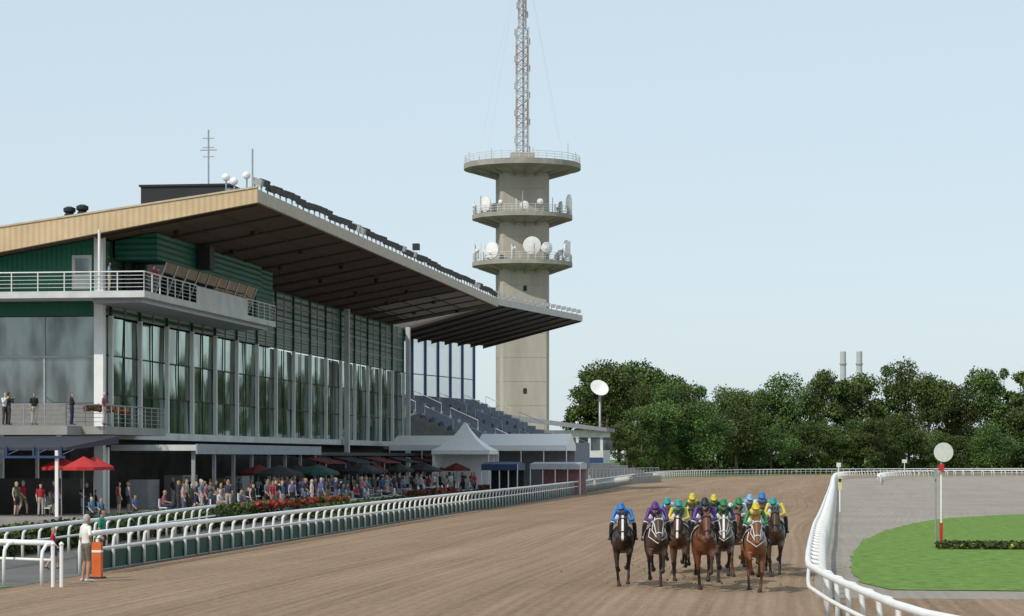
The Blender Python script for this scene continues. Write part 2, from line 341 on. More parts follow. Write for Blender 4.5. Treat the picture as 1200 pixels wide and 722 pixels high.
b.b2(XF+.26,X3,132.2,164,12.5,12.88,whited); b.b2(XB,XF+.26,132.2,Y0-.25,12.5,12.88,whited)
b.b2(X3-.08,X3,143.5,156,12.88,13.95,whited)
b.b2(XF+.3,X3-.4,133,163,12.25,12.5,greym)
def railing(b,p,q,z,h=1.1,step=1.5,bars=4,m=white):
    p=Vector((*p,z));q=Vector((*q,z)); n=max(1,int((q-p).length/step))
    for i in range(n+1):
        a=p.lerp(q,i/n); b.tube([a,a+Vector((0,0,h))],m,.035,5)
    for k in range(bars): 
        hh=h*(k+1)/bars; b.tube([p+Vector((0,0,hh)),q+Vector((0,0,hh))],m,.04 if k==bars-1 else .015,5)
railing(b,(XB,132.3),(X3-.05,132.3),12.88,bars=5); railing(b,(X3-.05,132.3),(X3-.05,143.5),12.88,bars=5)
railing(b,(X3-.05,156),(X3-.05,164),12.88,bars=5); railing(b,(X3-.05,164),(XF,164),12.88,bars=5)
for x in (-42.4,): b.tube([(x,132.6,12.88),(x,132.6,und(x))],white,.08,8)
b.build('upper_balcony',gs)
b=MB(); tz=5.1
b.b2(XB,-42.6,127.5,Y0-.25,tz-.5,tz,concrete); b.b2(-43.1,-41.2,130,142,tz-.45,tz-.003,concrete)
b.b2(XB,-42.7,Y0-.24,Y0+.04,tz+.0,6.5,mat('terrace_wall',(.2,.2,.19)))
railing(b,(XB,127.6),(-42.7,127.6),tz,1.2,1.2,5,greym); railing(b,(-42.7,127.6),(-41.3,130.1),tz,1.2,1.2,5,greym); railing(b,(-41.3,130.1),(-41.3,142),tz,1.2,1.2,5,greym)
for x in (-66,-60,-54,-50,-46.5,-43.2): b.b2(x-.12,x+.12,127.7,127.95,0,tz-.5,white)
b.tube([(-47.5,128.2,tz),(-47.5,128.2,tz+1.1),(-49.2,128.2,tz+2.1)],white,.06,6); b.tube([(-48.6,128.2,tz),(-48.6,128.2,tz+1.1)],white,.06,6)
b.build('lower_terrace',gs)
b=MB()
b.b2(XF-.2,-38.2,138,172,3.75,4.1,whited); b.b2(-38.2,-38.1,138,172,3.55,4.15,mat('canopy_fascia',(.3,.33,.36)))
for k in range(8): b.b2(-38.6,-38.4,138.5+k*4.7,138.7+k*4.7,0.3,3.75,greym)
b.b2(XF-.2,-38.6,172.5,Y1-8,3.5,3.75,dark)
for k in range(10): b.b2(-38.9,-38.7,174+k*5,174.2+k*5,0.3,3.5,dark)
for k in range(12):
    y=139+k*7.5; mm=random.choice([whited,mat('counter_brown',(.12,.07,.04)),greym,redp if k%5==2 else dark,glass])
    b.b2(-42.6,-41.4,y,y+random.uniform(2,5),.3,random.uniform(1.4,2.6),mm)
b.build('ground_floor_canopies',gs)
pav=emp('terrace_pavilion'); b=MB()
sl=mat('canopy_slate',(.04,.045,.06))
b.hexa([(-62,118,3.7),(-39.5,118,3.7),(-39.5,127,4.1),(-62,127,4.1),(-62,118,3.85),(-39.5,118,3.85),(-39.5,127,4.5),(-62,127,4.5)],sl)
for k in range(16):
    x=-61.5+k*1.45; b.b2(x-.05,x+.05,117.9,118.0,3.35,3.95,blue); b.tube([(x,118,3.45),(x+.7,118,3.75)],blue,.03,5)
b.b2(-62,-39.5,117.85,117.95,3.3,3.42,blue)
for x in (-60,-56,-52,-48,-44,-40): b.b2(x-.08,x+.08,118,118.16,0,3.7,white); b.b2(x-.08,x+.08,126.5,126.66,0,3.9,white)
b.b2(-62,-41,125,125.3,.3,2.2,mat('kiosk_wall',(.09,.085,.08)))
b.b2(-47.2,-44.6,119.5,121.5,.3,2.2,whited)
b.b2(-55,-49,119.2,119.5,.3,1.4,whited)
b.build('canopy',pav)
b=MB()
b.b2(-68,-30.5,112,250,-.02,.3,mat('terrace_paving',(.25,.23,.21),var=.2,scale=.6))
b.b2(-68,-37.5,172,250,.3,.9,concrete); b.b2(-68,-39.5,174,248,.9,1.5,concrete)
b.b2(-30.5,-30.3,112,228,-.02,.75,whited)
b.build('spectator_terrace')
# ---------------------------------------------------------------- second stand
ss=emp('open_seating_stand'); b=MB()
ang=math.radians(-9.7)
def U(a,l,z):
    u=Vector((math.sin(-ang),math.cos(-ang),0)); v=Vector((u.y,-u.x,0)); o=Vector((-36.5,234,0))
    p=o+u*a+v*l; return Vector((p.x,p.y,z))
def ub(b,a0,a1,l0,l1,z0,z1,m,zt=None):
    P=[U(a0,l0,z0),U(a0,l1,z0),U(a1,l1,z0),U(a1,l0,z0)]; Q=[U(a0,l0,z1),U(a0,l1,z1),U(a1,l1,z1),U(a1,l0,z1)]; b.hexa(P+Q,m)
seat=mat('seat_blue_grey',(.13,.155,.2),var=.35,scale=2); stepc=mat('step_concrete',(.24,.24,.235),var=.2,scale=1)
NR=14
for k in range(NR):
    l=2.5-k*.95; z=4.0+k*.42
    ub(b,1,33,l-.95,l,0,z,stepc)
    for a0 in (1.3,9.4,17.5,25.6): ub(b,a0,a0+7.2,l-.75,l-.35,z+.01,z+.42,seat)
ub(b,.6,1,-11,2.5,0,4.2,dark)
ub(b,1,33,2.52,2.7,2.2,5.0,mat('stand_wall',(.2,.22,.26)))
for l_ in (2.4,-2.5,-6.5):
    z=4.0+(2.5-l_)/.95*.42+.5
    for a0 in (1.2,9.1,17.2,25.3,32.8):
        p=U(a0,l_,z-.5); q=U(a0,l_-3,z-.5+1.32); b.tube([p,p+Vector((0,0,1)),q+Vector((0,0,1)),q],whited,.04,5)
b.build('seating_tiers',ss)
b=MB()
for k in range(9):
    a=k*4.1; p=U(a,-10.9,0); b.tube([(p.x,p.y,0),(p.x,p.y,16.6)],blue,.17,8)
    p=U(a,-10.8,9.6); q=U(a+4.1,-10.8,9.6)
    if k<8:
        for z in (9.9,12.2): b.tube([(p.x,p.y,z),(q.x,q.y,z)],blue,.05,5)
b.build('columns',ss)
b=MB(); thin=bpy.data.materials.new('screen_glass'); thin.use_nodes=True; bb=thin.node_tree.nodes['Principled BSDF']; bb.inputs['Base Color'].default_value=(.5,.58,.62,1); bb.inputs['Roughness'].default_value=.05; bb.inputs['Alpha'].default_value=.25
p=U(0,-11,0);q=U(33,-11,0); b.wall((p.x,p.y),(q.x,q.y),.04,9.6,16.2,thin); b.build('rear_screen',ss)
b=MB()
A_=W(578,358,232);B_=W(681,377,261);C_=W(592,398,266);D_=W(470,392,242)
B_.z=A_.z=18.3
C_=C_+(C_-B_)*.3; D_=D_+(D_-A_)*.3; C_.z=D_.z=15.9
t=Vector((0,0,.55))
b.hexa([D_,A_,B_,C_]+[p+t for p in (D_,A_,B_,C_)],mat('open_stand_roof',(.12,.115,.11)))
b.wall((A_.x+.1,A_.y),(B_.x+.1,B_.y),.12,18.25,18.9,mat('light_fascia',(.5,.5,.48)))
for k in range(9):
    p=A_.lerp(B_,k/8); q=D_.lerp(C_,k/8); b.hexa([q+Vector((0,-.1,-.35)),p+Vector((0,-.1,-.12)),p+Vector((0,.1,-.12)),q+Vector((0,.1,-.35)),q+Vector((0,-.1,0)),p+Vector((0,-.1,0)),p+Vector((0,.1,0)),q+Vector((0,.1,0))],beam)
for k in range(16):
    p=A_.lerp(B_,(k+.5)/16); b.box((p.x,p.y,19.3),(.45,.4,.35),greym); b.tube([(p.x-.2,p.y,18.9),(p.x-.2,p.y,19.5)],greym,.04,5)
b.build('roof',ss)
cs=emp('concrete_steps'); b=MB()
for k in range(6):
    a=W(690+k*4,550,290); c=W(770-k*3,550,330)
    b.wall((a.x-k*.8,a.y),(c.x-k*.8,c.y),1.2,0,.9+k*.35,concrete)
b.build('tiers',cs); b=MB(); a=W(690,550,288); c=W(772,550,330)
railing(b,(a.x,a.y),(c.x,c.y),.9,1.1,2,3,greym); b.build('handrail',cs)
lb=emp('low_white_building'); b=MB()
p=W(600,500,335); q=W(722,500,352)
b.b2(p.x,q.x,p.y,p.y+10,0,7.2,mat('pale_render',(.56,.56,.54)))
b.hexa([(p.x-.5,p.y-1.2,8.6),(q.x+.6,p.y-1.2,7.0),(q.x+.6,p.y+11,7.0),(p.x-.5,p.y+11,8.6),(p.x-.5,p.y-1.2,9.4),(q.x+.6,p.y-1.2,7.5),(q.x+.6,p.y+11,7.5),(p.x-.5,p.y+11,9.4)],mat('grey_roof',(.22,.23,.25)))
for k in range(5): b.b2(p.x+6+k*1.7,p.x+7.3+k*1.7,p.y-.04,p.y,4.4,6.2,glass2)
b.b2(p.x,q.x,p.y-.05,p.y,1,3.4,blue)
b.build('walls_and_roof',lb)
# ---------------------------------------------------------------- tents
def pagoda(name,loc,w,l,e,h,m,side=None,rz=0):
    t=emp(name,loc,rz); b=MB(); a=w/2;c=l/2
    prof=[(1,e),(.72,e+(h-e)*.16),(.42,e+(h-e)*.42),(.18,e+(h-e)*.74),(.03,h)]
    vs=[];fs=[]
    for s,z in prof: vs+=[(-a*s,-c*s,z),(a*s,-c*s,z),(a*s,c*s,z),(-a*s,c*s,z)]
    for i in range(4):
        for k in range(4): fs.append((i*4+k,i*4+(k+1)%4,i*4+4+(k+1)%4,i*4+4+k))
    b.add(vs,fs,m); b.b2(-a,a,-c,-c+.03,e-.35,e,m); b.b2(-a,a,c-.03,c,e-.35,e,m); b.b2(a-.03,a,-c+.031,c-.031,e-.35,e,m); b.b2(-a,-a+.03,-c+.031,c-.031,e-.35,e,m)
    for x in(-a+.1,a-.1):
        for y in(-c+.1,c-.1): b.tube([(x,y,0),(x,y,e)],white,.05,6)
    if side: b.b2(-a+.2,a-.2,c-.2,c-.15,0,e-.36,side); b.b2(-a+.15,-a+.2,-c+.2,c-.25,0,e-.36,side)
    b.build('canopy',t); return t
tentw=mat('tent_fabric',(.8,.8,.8),.6,var=.04)
pk=mat('pink_cloth',(.5,.26,.28))
p=W(545,540,214); pagoda('white_pagoda_tent',(p.x,p.y,.4),5.2,5.2,3.6,6.1,tentw,tentw)
def marquee(name,loc,w,l,e,h,m,side,side2=None):
    t=emp(name,loc); b=MB(); a=w/2;c=l/2
    b.add([(-a,-c,e),(a,-c,e),(a,0,h),(-a,0,h),(a,c,e),(-a,c,e),(a,0,h-.01)],[(0,1,2,3),(3,2,4,5),(1,4,2),(0,3,5)],m)
    b.b2(-a,a,-c,-c+.04,e-.5,e,m); b.b2(a-.04,a,-c+.05,c,e-.5,e,m)
    k=-a
    while k<=a+.01: b.tube([(k,-c+.1,0),(k,-c+.1,e)],white,.05,6); k+=w/4
    if side: b.b2(-a+.1,a-.1,c-.1,c-.05,0,e-.5,side)
    if side2: b.b2(-a+.1,-a+w*.25,-c+.2,-c+.25,0,e-.5,side2)
    b.build('canopy',t)
p=W(617,540,226); marquee('white_marquee',(p.x,p.y,.3),8.5,8,4.2,5.3,tentw,mat('tent_back',(.25,.27,.3)),redp)
p=W(503,540,222); marquee('white_marquee',(p.x,p.y,.9),6,8,3.6,4.5,tentw,None)
p=W(655,550,218); marquee('blue_pavilion',(p.x,p.y,.0),4.5,6,2.8,2.95,mat('pavilion_roof',(.45,.47,.5)),pk)
p=W(590,552,200); marquee('blue_pavilion',(p.x,p.y,.2),3,5,2.6,2.8,blue,dark)
def parasol(loc,m,h=2.6,r=1.5):
    t=emp('parasol',loc); b=MB(); b.tube([(0,0,0),(0,0,h)],greym,.03,6); b.build('pole',t)
    b=MB(); n=8; vs=[(0,0,h+.1)]+[(r*math.cos(2*math.pi*k/n),r*math.sin(2*math.pi*k/n),h-.45) for k in range(n)]+[(r*math.cos(2*math.pi*k/n),r*math.sin(2*math.pi*k/n),h-.62) for k in range(n)]
    fs=[(0,k+1,(k+1)%n+1) for k in range(n)]+[(k+1,k+1+n,(k+1)%n+1+n,(k+1)%n+1) for k in range(n)]
    b.add(vs,fs,m); b.build('shade',t)
maroon=mat('maroon_fabric',(.13,.02,.02)); black=mat('black_fabric',(.03,.03,.035)); cream=mat('cream_fabric',(.3,.27,.22)); bred=mat('bright_red_fabric',(.42,.03,.03))
for px,d in((72,124),(98,122),(110,126)): p=W(px,540,d); parasol((p.x,p.y,.3),bred,3.0,1.1)
for k in range(18):
    y=146+k*4.8+random.uniform(-1,1); x=random.uniform(-38,-34); parasol((x,y,.3),random.choice([maroon,black,black,black,black,greenb]),2.5,random.uniform(1.2,1.6))
aw=emp('bar_awning'); b=MB()
for k in range(5):
    y=168+k*11
    b.hexa([(-36.8,y,2.9),(-36.8,y+7,2.9),(-40,y+7,3.6),(-40,y,3.6),(-36.8,y,2.95),(-36.8,y+7,2.95),(-40,y+7,3.7),(-40,y,3.7)],black if k%2 else maroon)
    for yy in(y+.1,y+6.9): b.tube([(-36.9,yy,.3),(-36.9,yy,2.9)],greym,.05,5)
    b.b2(-38.5,-37.9,y+.5,y+6,.3,1.4,mat('bar_wood',(.2,.11,.06)))
b.build('frame',aw)
for k in range(16):
    t=emp('cafe_table',(random.uniform(-35.5,-32),140+k*4.9,.3)); b=MB()
    b.lathe((0,0,.7),[(.4,0),(.4,.04)],white,14); b.tube([(0,0,0),(0,0,.7)],greym,.04,6); b.lathe((0,0,0),[(.25,0),(.2,.04)],dark,10)
    for s in(-1,1): b.b2(s*.75-.2,s*.75+.2,-.2,.2,.42,.46,white); b.b2(s*.95-.02,s*.95+.02,-.2,.2,.46,.9,white); [b.tube([(s*.75+q,w_,0),(s*.75+q,w_,.42)],greym,.02,4) for q in(-.17,.17) for w_ in(-.17,.17)]
    b.build('table_and_chairs',t)
# ---------------------------------------------------------------- foliage
def leafmat(name,c,v=.35):
    m=bpy.data.materials.new(name); m.use_nodes=True; nt=m.node_tree; b=nt.nodes['Principled BSDF']; b.inputs['Roughness'].default_value=.6; b.inputs['Specular IOR Level'].default_value=.2
    g=nt.nodes.new('ShaderNodeNewGeometry'); r=nt.nodes.new('ShaderNodeValToRGB')
    r.color_ramp.elements[0].color=(*[x*(1-v) for x in c],1); r.color_ramp.elements[1].color=(*[x*(1+v) for x in c],1)
    nt.links.new(g.outputs['Random Per Island'],r.inputs[0])
    oi=nt.nodes.new('ShaderNodeObjectInfo'); hs=nt.nodes.new('ShaderNodeHueSaturation'); mr=nt.nodes.new('ShaderNodeMapRange'); mr.inputs['To Min'].default_value=.65; mr.inputs['To Max'].default_value=1.4
    mr2=nt.nodes.new('ShaderNodeMapRange'); mr2.inputs['To Min'].default_value=.465; mr2.inputs['To Max'].default_value=.51; nt.links.new(oi.outputs['Random'],mr2.inputs[0]); nt.links.new(mr2.outputs[0],hs.inputs['Hue'])
    nt.links.new(oi.outputs['Random'],mr.inputs[0]); nt.links.new(mr.outputs[0],hs.inputs['Value']); nt.links.new(r.outputs[0],hs.inputs['Color'])
    nt.links.new(hs.outputs[0],b.inputs['Base Color'])
    return m
lA=leafmat('leaf_dark',(.036,.066,.018)); lB=leafmat('leaf_mid',(.060,.104,.026)); lC=leafmat('leaf_light',(.095,.145,.038))
bark=mat('bark',(.12,.09,.06),.9)
def leaves(C,S,mi,mats,name,extra=None):
    N=len(C); a=rng.normal(size=(N,3)); a/=np.linalg.norm(a,axis=1)[:,None]; t=rng.normal(size=(N,3)); bb=np.cross(a,t); bb/=np.linalg.norm(bb,axis=1)[:,None]; cc=np.cross(a,bb)
    s=S[:,None]*.5; V=np.stack([C-bb*s-cc*s*.6,C+bb*s-cc*s*.6,C+bb*s*.7+cc*s*.7,C-bb*s*.7+cc*s*.7],1).reshape(-1,3)
    me=bpy.data.meshes.new(name); ev=[];ef=[];em=[]
    if extra: ev,ef,em=extra.v,extra.f,extra.m
    verts=V.tolist()+list(ev); faces=[(4*i,4*i+1,4*i+2,4*i+3) for i in range(N)]+[tuple(j+4*N for j in f) for f in ef]
    me.from_pydata(verts,[],faces)
    for m in mats: me.materials.append(m)
    for m in (extra.mats if extra else []): me.materials.append(m)
    me.polygons.foreach_set('material_index',list(mi)+[len(mats)+q for q in em]); me.update(); return me
def tree_mesh(name,H,Wd,N=6500,trunk=.22,nl=22):
    b=MB(); b.tube([((0,0,-.3),H*.022,H*.022),((.1,0,H*.25),H*.016,H*.016),((0,.1,H*.6),H*.009,H*.009),((0,0,H*.88),H*.003,H*.003)],bark,None,8)
    lobes=[]
    for k in range(nl):
        z=random.uniform(trunk*H+.08*H,H*.9); rel=(z/H-trunk)/(1-trunk); wr=Wd/2*math.sin(math.pi*min(1,max(.08,rel*.85+.12)))**.7
        a=random.uniform(0,6.28); rr=wr*random.uniform(.25,.85); lobes.append((rr*math.cos(a),rr*math.sin(a),z,random.uniform(.10,.21)*Wd,random.choice([0,1,1,2])))
        if k<9: b.tube([((0,0,z*.6),H*.008,H*.008),((rr*math.cos(a)*.9,rr*math.sin(a)*.9,z),H*.002,H*.002)],bark,None,5)
    lobes.append((0,0,H*.9,Wd*.15,1)); lobes.append((0,0,H*.6,Wd*.26,0)); C=[];M=[]
    per=N//len(lobes)
    for x,y,z,r,m in lobes:
        d=rng.normal(size=(per,3)); d/=np.linalg.norm(d,axis=1)[:,None]; q=r*(.35+.65*rng.random(per)**.45)*(1+.25*rng.normal(size=per)*.6)
        c=d*q[:,None]*np.array([1,1,.8])+np.array([x,y,z]); C.append(c)
        mm=np.where(rng.random(per)<.7,m,rng.integers(0,3,per)); M+=mm.tolist()
    C=np.concatenate(C); S=rng.uniform(.2,.5,len(C))*max(.7,H/20)
    return leaves(C,S,M,[lA,lB,lC],name,b)
TM=[tree_mesh('broadleaf_tree_a',20,14,10500,.2,30),tree_mesh('broadleaf_tree_b',20,11,9500,.18,28),tree_mesh('broadleaf_tree_c',20,16,11500,.15,32),tree_mesh('broadleaf_tree_d',20,13,10500,.10,30),tree_mesh('broadleaf_tree_e',20,8,7500,.1,24)]
tl=emp('tree_line')
def plant(px,d,H,wf=1.0,k=None):
    p=W(px,540,d); me=TM[random.randrange(5) if k is None else k]; o=bpy.data.objects.new('tree',me); scene.collection.objects.link(o); o.parent=tl
    s=H/20; o.location=(p.x,p.y,-.1); o.scale=(s*wf,s*wf,s); o.rotation_euler[2]=random.uniform(0,6.28)
prof=[(660,416),(700,422),(745,420),(800,436),(820,446),(850,460),(890,460),(908,434),(930,452),(960,434),(990,446),(1020,430),(1050,416),(1075,418),(1095,448),(1115,434),(1140,452),(1165,426),(1190,428),(1230,440),(1300,430),(1400,440),(1600,430),(1900,440)]
def topy(px):
    for a,c in zip(prof,prof[1:]):
        if a[0]<=px<=c[0]: return a[1]+(c[1]-a[1])*(px-a[0])/(c[0]-a[0])
    return 440
for px,yy in ((686,428),(712,420),(738,417),(765,424),(790,434),(725,432),(775,440),(700,440)):
    d=random.uniform(560,590); plant(px,d,CH+(HY-yy)*d/F,1.0)
px=755
while px<1900:
    d=random.uniform(528,550); H=CH+(HY-topy(px)+random.uniform(-7,5))*d/F
    if px<830: H=min(H,CH+(HY-450)*d/F)
    plant(px,d,H*1.03,random.uniform(.7,1.1)); px+=random.uniform(16,30)
px=742
while px<1500:
    d=random.uniform(505,522); plant(px,d,random.uniform(8,15) ,random.uniform(1.1,1.5),random.choice([2,3,3])); px+=random.uniform(15,24)
plant(735,470,11,1.2,3); plant(752,480,14,1.1,3); plant(775,485,15,1.2,3); plant(800,490,15,1.2,3); plant(825,490,15.5,1.2,2)
plant(625,480,12.5,.8,4)
# understorey shrubs at the foot of the trees
N=26000; pxs=rng.uniform(735,1500,N); ds=rng.uniform(528,535,N)
C=np.array([list(W(a,540,d_)) for a,d_ in zip(pxs,ds)]); hh=4.2+1.6*np.sin(pxs*.11)+1.0*np.sin(pxs*.37+1); C[:,2]=rng.random(N)**.8*hh
me=leaves(C,rng.uniform(.4,.8,N),rng.choice(3,N,p=[.6,.3,.1]).tolist(),[lA,lB,lC],'shrubbery'); o=bpy.data.objects.new('shrubbery',me); scene.collection.objects.link(o)
def hedge(name,x0,x1,y0,y1,z0,z1,N,mats,wts,size=(.12,.22),path=None):
    C=np.stack([rng.uniform(x0,x1,N),rng.uniform(y0,y1,N),rng.uniform(z0,z1,N)],1)
    if path is not None:
        t=(C[:,1]-y0)/(y1-y0); C[:,0]+=path*t
    C[:,2]+=.06*np.sin(C[:,1]*3)
    me=leaves(C,rng.uniform(size[0],size[1],N),rng.choice(len(mats),N,p=wts).tolist(),mats,name); o=bpy.data.objects.new(name,me); scene.collection.objects.link(o)
    return o
fl_r=mat('red_flower',(.42,.02,.03)); fl_p=mat('pink_flower',(.45,.12,.15)); fl_y=mat('yellow_flower',(.5,.42,.06))
hedge('clipped_hedge',-28.5,-27.3,72,128,0,.95,16000,[lA,lB],[.6,.4],path=-3)
hedge('flower_bed',-30.3,-29.7,118,142,.72,1.0,3000,[lA,lB,fl_r],[.3,.25,.45])
hedge('flower_bed',-30.1,-29.6,162,182,.7,1.0,2200,[lA,fl_r,fl_p],[.55,.3,.15])
hedge('flower_bed',-30.0,-29.6,195,214,.7,1.0,2000,[lA,fl_r,fl_p],[.6,.25,.15])
hedge('clipped_hedge',-30.2,-28.8,128,225,0,.7,13000,[lA,lB],[.6,.4])
hedge('flower_bed',-42.2,-41.6,129,136,6.0,6.25,600,[lA,fl_r],[.7,.3])
p=G(1150,643); hedge('low_infield_hedge',p.x-1.6,p.x+5,p.y-1.2,p.y+1.2,0,.22,5000,[lA,lB,fl_y],[.45,.53,.02],(.08,.16))
# ---------------------------------------------------------------- tower
TC=W(612,540,400); TC.z=0
tw=emp('telecom_tower',TC,math.radians(14)); b=MB()
def Z7(y): return CH+(HY-y)/7.0
h=4.1;c=.5
pl=[(-h+c,-h),(h-c,-h),(h,-h+c),(h,h-c),(h-c,h),(-h+c,h),(-h,h-c),(-h,-h+c)]
vs=[(x,y,0) for x,y in pl]+[(x,y,Z7(195)) for x,y in pl]
b.add(vs,[(i,(i+1)%8,8+(i+1)%8,8+i) for i in range(8)]+[tuple(range(8,16))],towerc)
jt=mat('joint',(.26,.24,.21))
for z in range(4,50,4):
    b.b2(-h-.02,-h+.01,-h+c,h-c,z,z+.05,jt); b.b2(-h+c,h-c,-h-.02,-h+.01,z,z+.05,jt)
for z in (14,26,31): b.b2(-.3,.3,-h-.05,-h,z,z+.9,dark)
b.build('shaft',tw)
def plat(zt,r,th,cone):
    b=MB(); b.lathe((0,0,0),[(4.2,zt-cone),(r-.3,zt-th),(r,zt-th),(r,zt),(4,zt)],towerd,40)
    for k in range(16):
        a=2*math.pi*k/16; ca,sa=math.cos(a),math.sin(a); b.tube([((4*ca,4*sa,zt-cone-.3),.12,.3),((r*.92*ca,r*.92*sa,zt-th-.1),.12,.12)],towerd,None,4,(-sa,ca,0))
    b.build('platform',tw)
    b=MB()
    for hh in(.4,.8,1.2): 
        ring=[(r*math.cos(2*math.pi*k/40)*.985,r*math.sin(2*math.pi*k/40)*.985,zt+hh) for k in range(41)]; b.tube(ring,whited,.04,5,(0,0,1))
    for k in range(40): a=2*math.pi*k/40; b.tube([(r*.985*math.cos(a),r*.985*math.sin(a),zt),(r*.985*math.cos(a),r*.985*math.sin(a),zt+1.2)],whited,.05,5)
    b.build('railing',tw)
plat(Z7(193),9.8,.9,2.0); plat(Z7(253),8.4,.7,1.6); plat(Z7(308),8.4,.7,1.6)
b=MB()
b.b2(-1.9,1.9,-1.9,1.9,Z7(193),Z7(180),towerc); b.build('mast_base',tw)
b=MB()
def dish(a,r,z,rad,depth=.5):
    ax=Vector((math.cos(a),math.sin(a),0)); p=ax*r+Vector((0,0,z))
    b.lathe(p,[(rad,-.02),(rad,depth*.6),(rad*.7,depth),(.1,depth+.05)],white,20,-ax); b.tube([p-ax*0.4,p-ax*.4-Vector((0,0,rad+1))],greym,.08,6)
    b.lathe(p+ax*.03,[(rad*.98,0),(.02,.15)],white,20,ax)
for base in (Z7(253),Z7(308)):
    for k in range(16):
        dish(random.uniform(0,6.28),random.uniform(6.5,8.6),base+random.uniform(.9,2.2),random.choice([.35,.5,.7,1.0]))
    for k in range(20):
        a=random.uniform(0,6.28); b.tube([(8*math.cos(a),8*math.sin(a),base),(8*math.cos(a),8*math.sin(a),base+random.uniform(2,3.8))],random.choice([greym,white]),.08,5)
dish(-1.45,7.2,Z7(292),1.5); dish(3.9,7.8,Z7(297),1.4); dish(3.7,7.8,Z7(243),1.3); dish(-.35,8.2,Z7(240),1.5); dish(-.45,8,Z7(293),1.4)
for k in range(8):
    a=k*.8; b.tube([(9*math.cos(a),9*math.sin(a),Z7(193)),(9*math.cos(a),9*math.sin(a),Z7(193)+random.uniform(1.5,3))],greym,.05,5)
b.build('antennas',tw,False)
b=MB(); z=Z7(180); 
mr=mat('mast_dull_red',(.38,.30,.285)); mw=mat('mast_grey',(.44,.44,.44)); zt=z+42; i=0
while z<zt:
    hw=.95 if z<Z7(40) else .6; dz=1.5; mm=mr if (i//3)%2 else mw
    cs_=[(-1,-1),(1,-1),(1,1),(-1,1)]
    for sx,sy in cs_: b.tube([(sx*hw,sy*hw,z),(sx*hw,sy*hw,z+dz)],mm,.09,5)
    for k in range(4):
        p=cs_[k];q=cs_[(k+1)%4]; b.tube([(p[0]*hw,p[1]*hw,z),(q[0]*hw,q[1]*hw,z+dz)],mm,.05,4); b.tube([(q[0]*hw,q[1]*hw,z),(p[0]*hw,p[1]*hw,z+dz)],mm,.05,4); b.tube([(p[0]*hw,p[1]*hw,z),(q[0]*hw,q[1]*hw,z)],mm,.05,4)
    b.box((.2,.1,z+dz/2),(.3,.3,dz),greym)
    if i%3==0: b.box((hw+.2,0,z+.8),(.35,.5,1.0),mw)
    if i%3==1: b.box((-hw-.2,0,z+.8),(.35,.5,1.0),mw)
    z+=dz;i+=1
b.build('lattice_mast',tw)
b=MB()
for k in range(4):
    a=k*math.pi/2+.6; b.tube([(0,0,zt-6),(9.6*math.cos(a),9.6*math.sin(a),Z7(193)+.2)],whited,.012,4)
b.build('guy_wires',tw)
p=W(703,455,455); sd=emp('satellite_dish',(p.x,p.y,0)); b=MB(); b.tube([(0,0,0),(0,0,p.z)],greym,.22,8)
b.lathe((0,-.8,p.z),[(.1,-.35),(1.0,-.2),(1.75,.12),(1.8,.15),(1.7,.14),(.9,-.12),(.05,-.25)],white,24,(.35,-.75,.55)); b.build('dish_and_pole',sd,True)
for px in (988,1007):
    p=W(px,412,900); c=emp('chimney_stack',(p.x,p.y,0)); b=MB(); b.lathe((0,0,0),[(1.5,0),(1.1,p.z-6),(1.1,p.z)],mat('stack_grey',(.42,.43,.45)),14); b.lathe((0,0,p.z-5),[(1.4,0),(1.4,.5)],greym,14); b.build('shaft',c,False)
p=G(1103,641); sg=emp('round_track_sign',p); b=MB()
b.tube([(0,0,0),(0,0,3.5)],white,.035,8); b.tube([(-.2,.2,0),(-.2,.2,2.9)],greym,.03,6)
b.lathe((.08,-.1,3.52),[(.36,-.02),(.36,.02)],mat('sign_face',(.6,.6,.57)),28,(.12,-1,0)); b.lathe((.08,-.08,3.52),[(.38,-.015),(.38,.015)],dark,28,(.12,-1,0))
b.box((0,-.05,2.95),(.2,.2,.26),redp); b.box((-.2,.15,2.7),(.14,.14,.36),greym); b.b2(-.06,.06,-.06,.06,0,.9,redp)
b.build('disc_and_post',sg)
p=G(978,600); sg=emp('distance_marker_post',(-.3,p.y,0)); b=MB(); b.tube([(0,0,0),(0,0,2.0)],white,.05,6); b.box((0,0,1.75),(.24,.1,.75),mat('marker_yellow',(.55,.5,.25))); b.box((0,-.06,1.95),(.18,.02,.2),dark); b.build('post_and_plate',sg)
p=G(975,566); sg=emp('distance_marker_post',(-.8,p.y,0)); b=MB(); b.tube([(0,0,0),(0,0,2.6)],white,.06,6); b.box((0,0,2.4),(.6,.1,.6),whited); b.build('post_and_plate',sg)
p=G(1060,556); sg=emp('timing_post',(p.x,p.y,0)); b=MB(); b.tube([(0,0,0),(0,0,3)],white,.08,6); b.box((0,0,2.7),(1.0,.15,.7),whited); b.build('post_and_plate',sg)
p=G(114,678); sg=emp('orange_safety_barrier',(p.x,p.y,0)); b=MB(); org=mat('orange_plastic',(.6,.13,.03),.6)
b.b2(-.13,.13,-.10,.10,.05,1.0,org); b.b2(-.2,.2,-.18,.18,0,.05,dark); b.b2(-.135,.135,-.105,.105,.72,.78,white); b.tube([(-.08,0,1.0),(-.08,0,1.1),(.08,0,1.1),(.08,0,1.0)],dark,.02,6); b.build('barrier_body',sg)
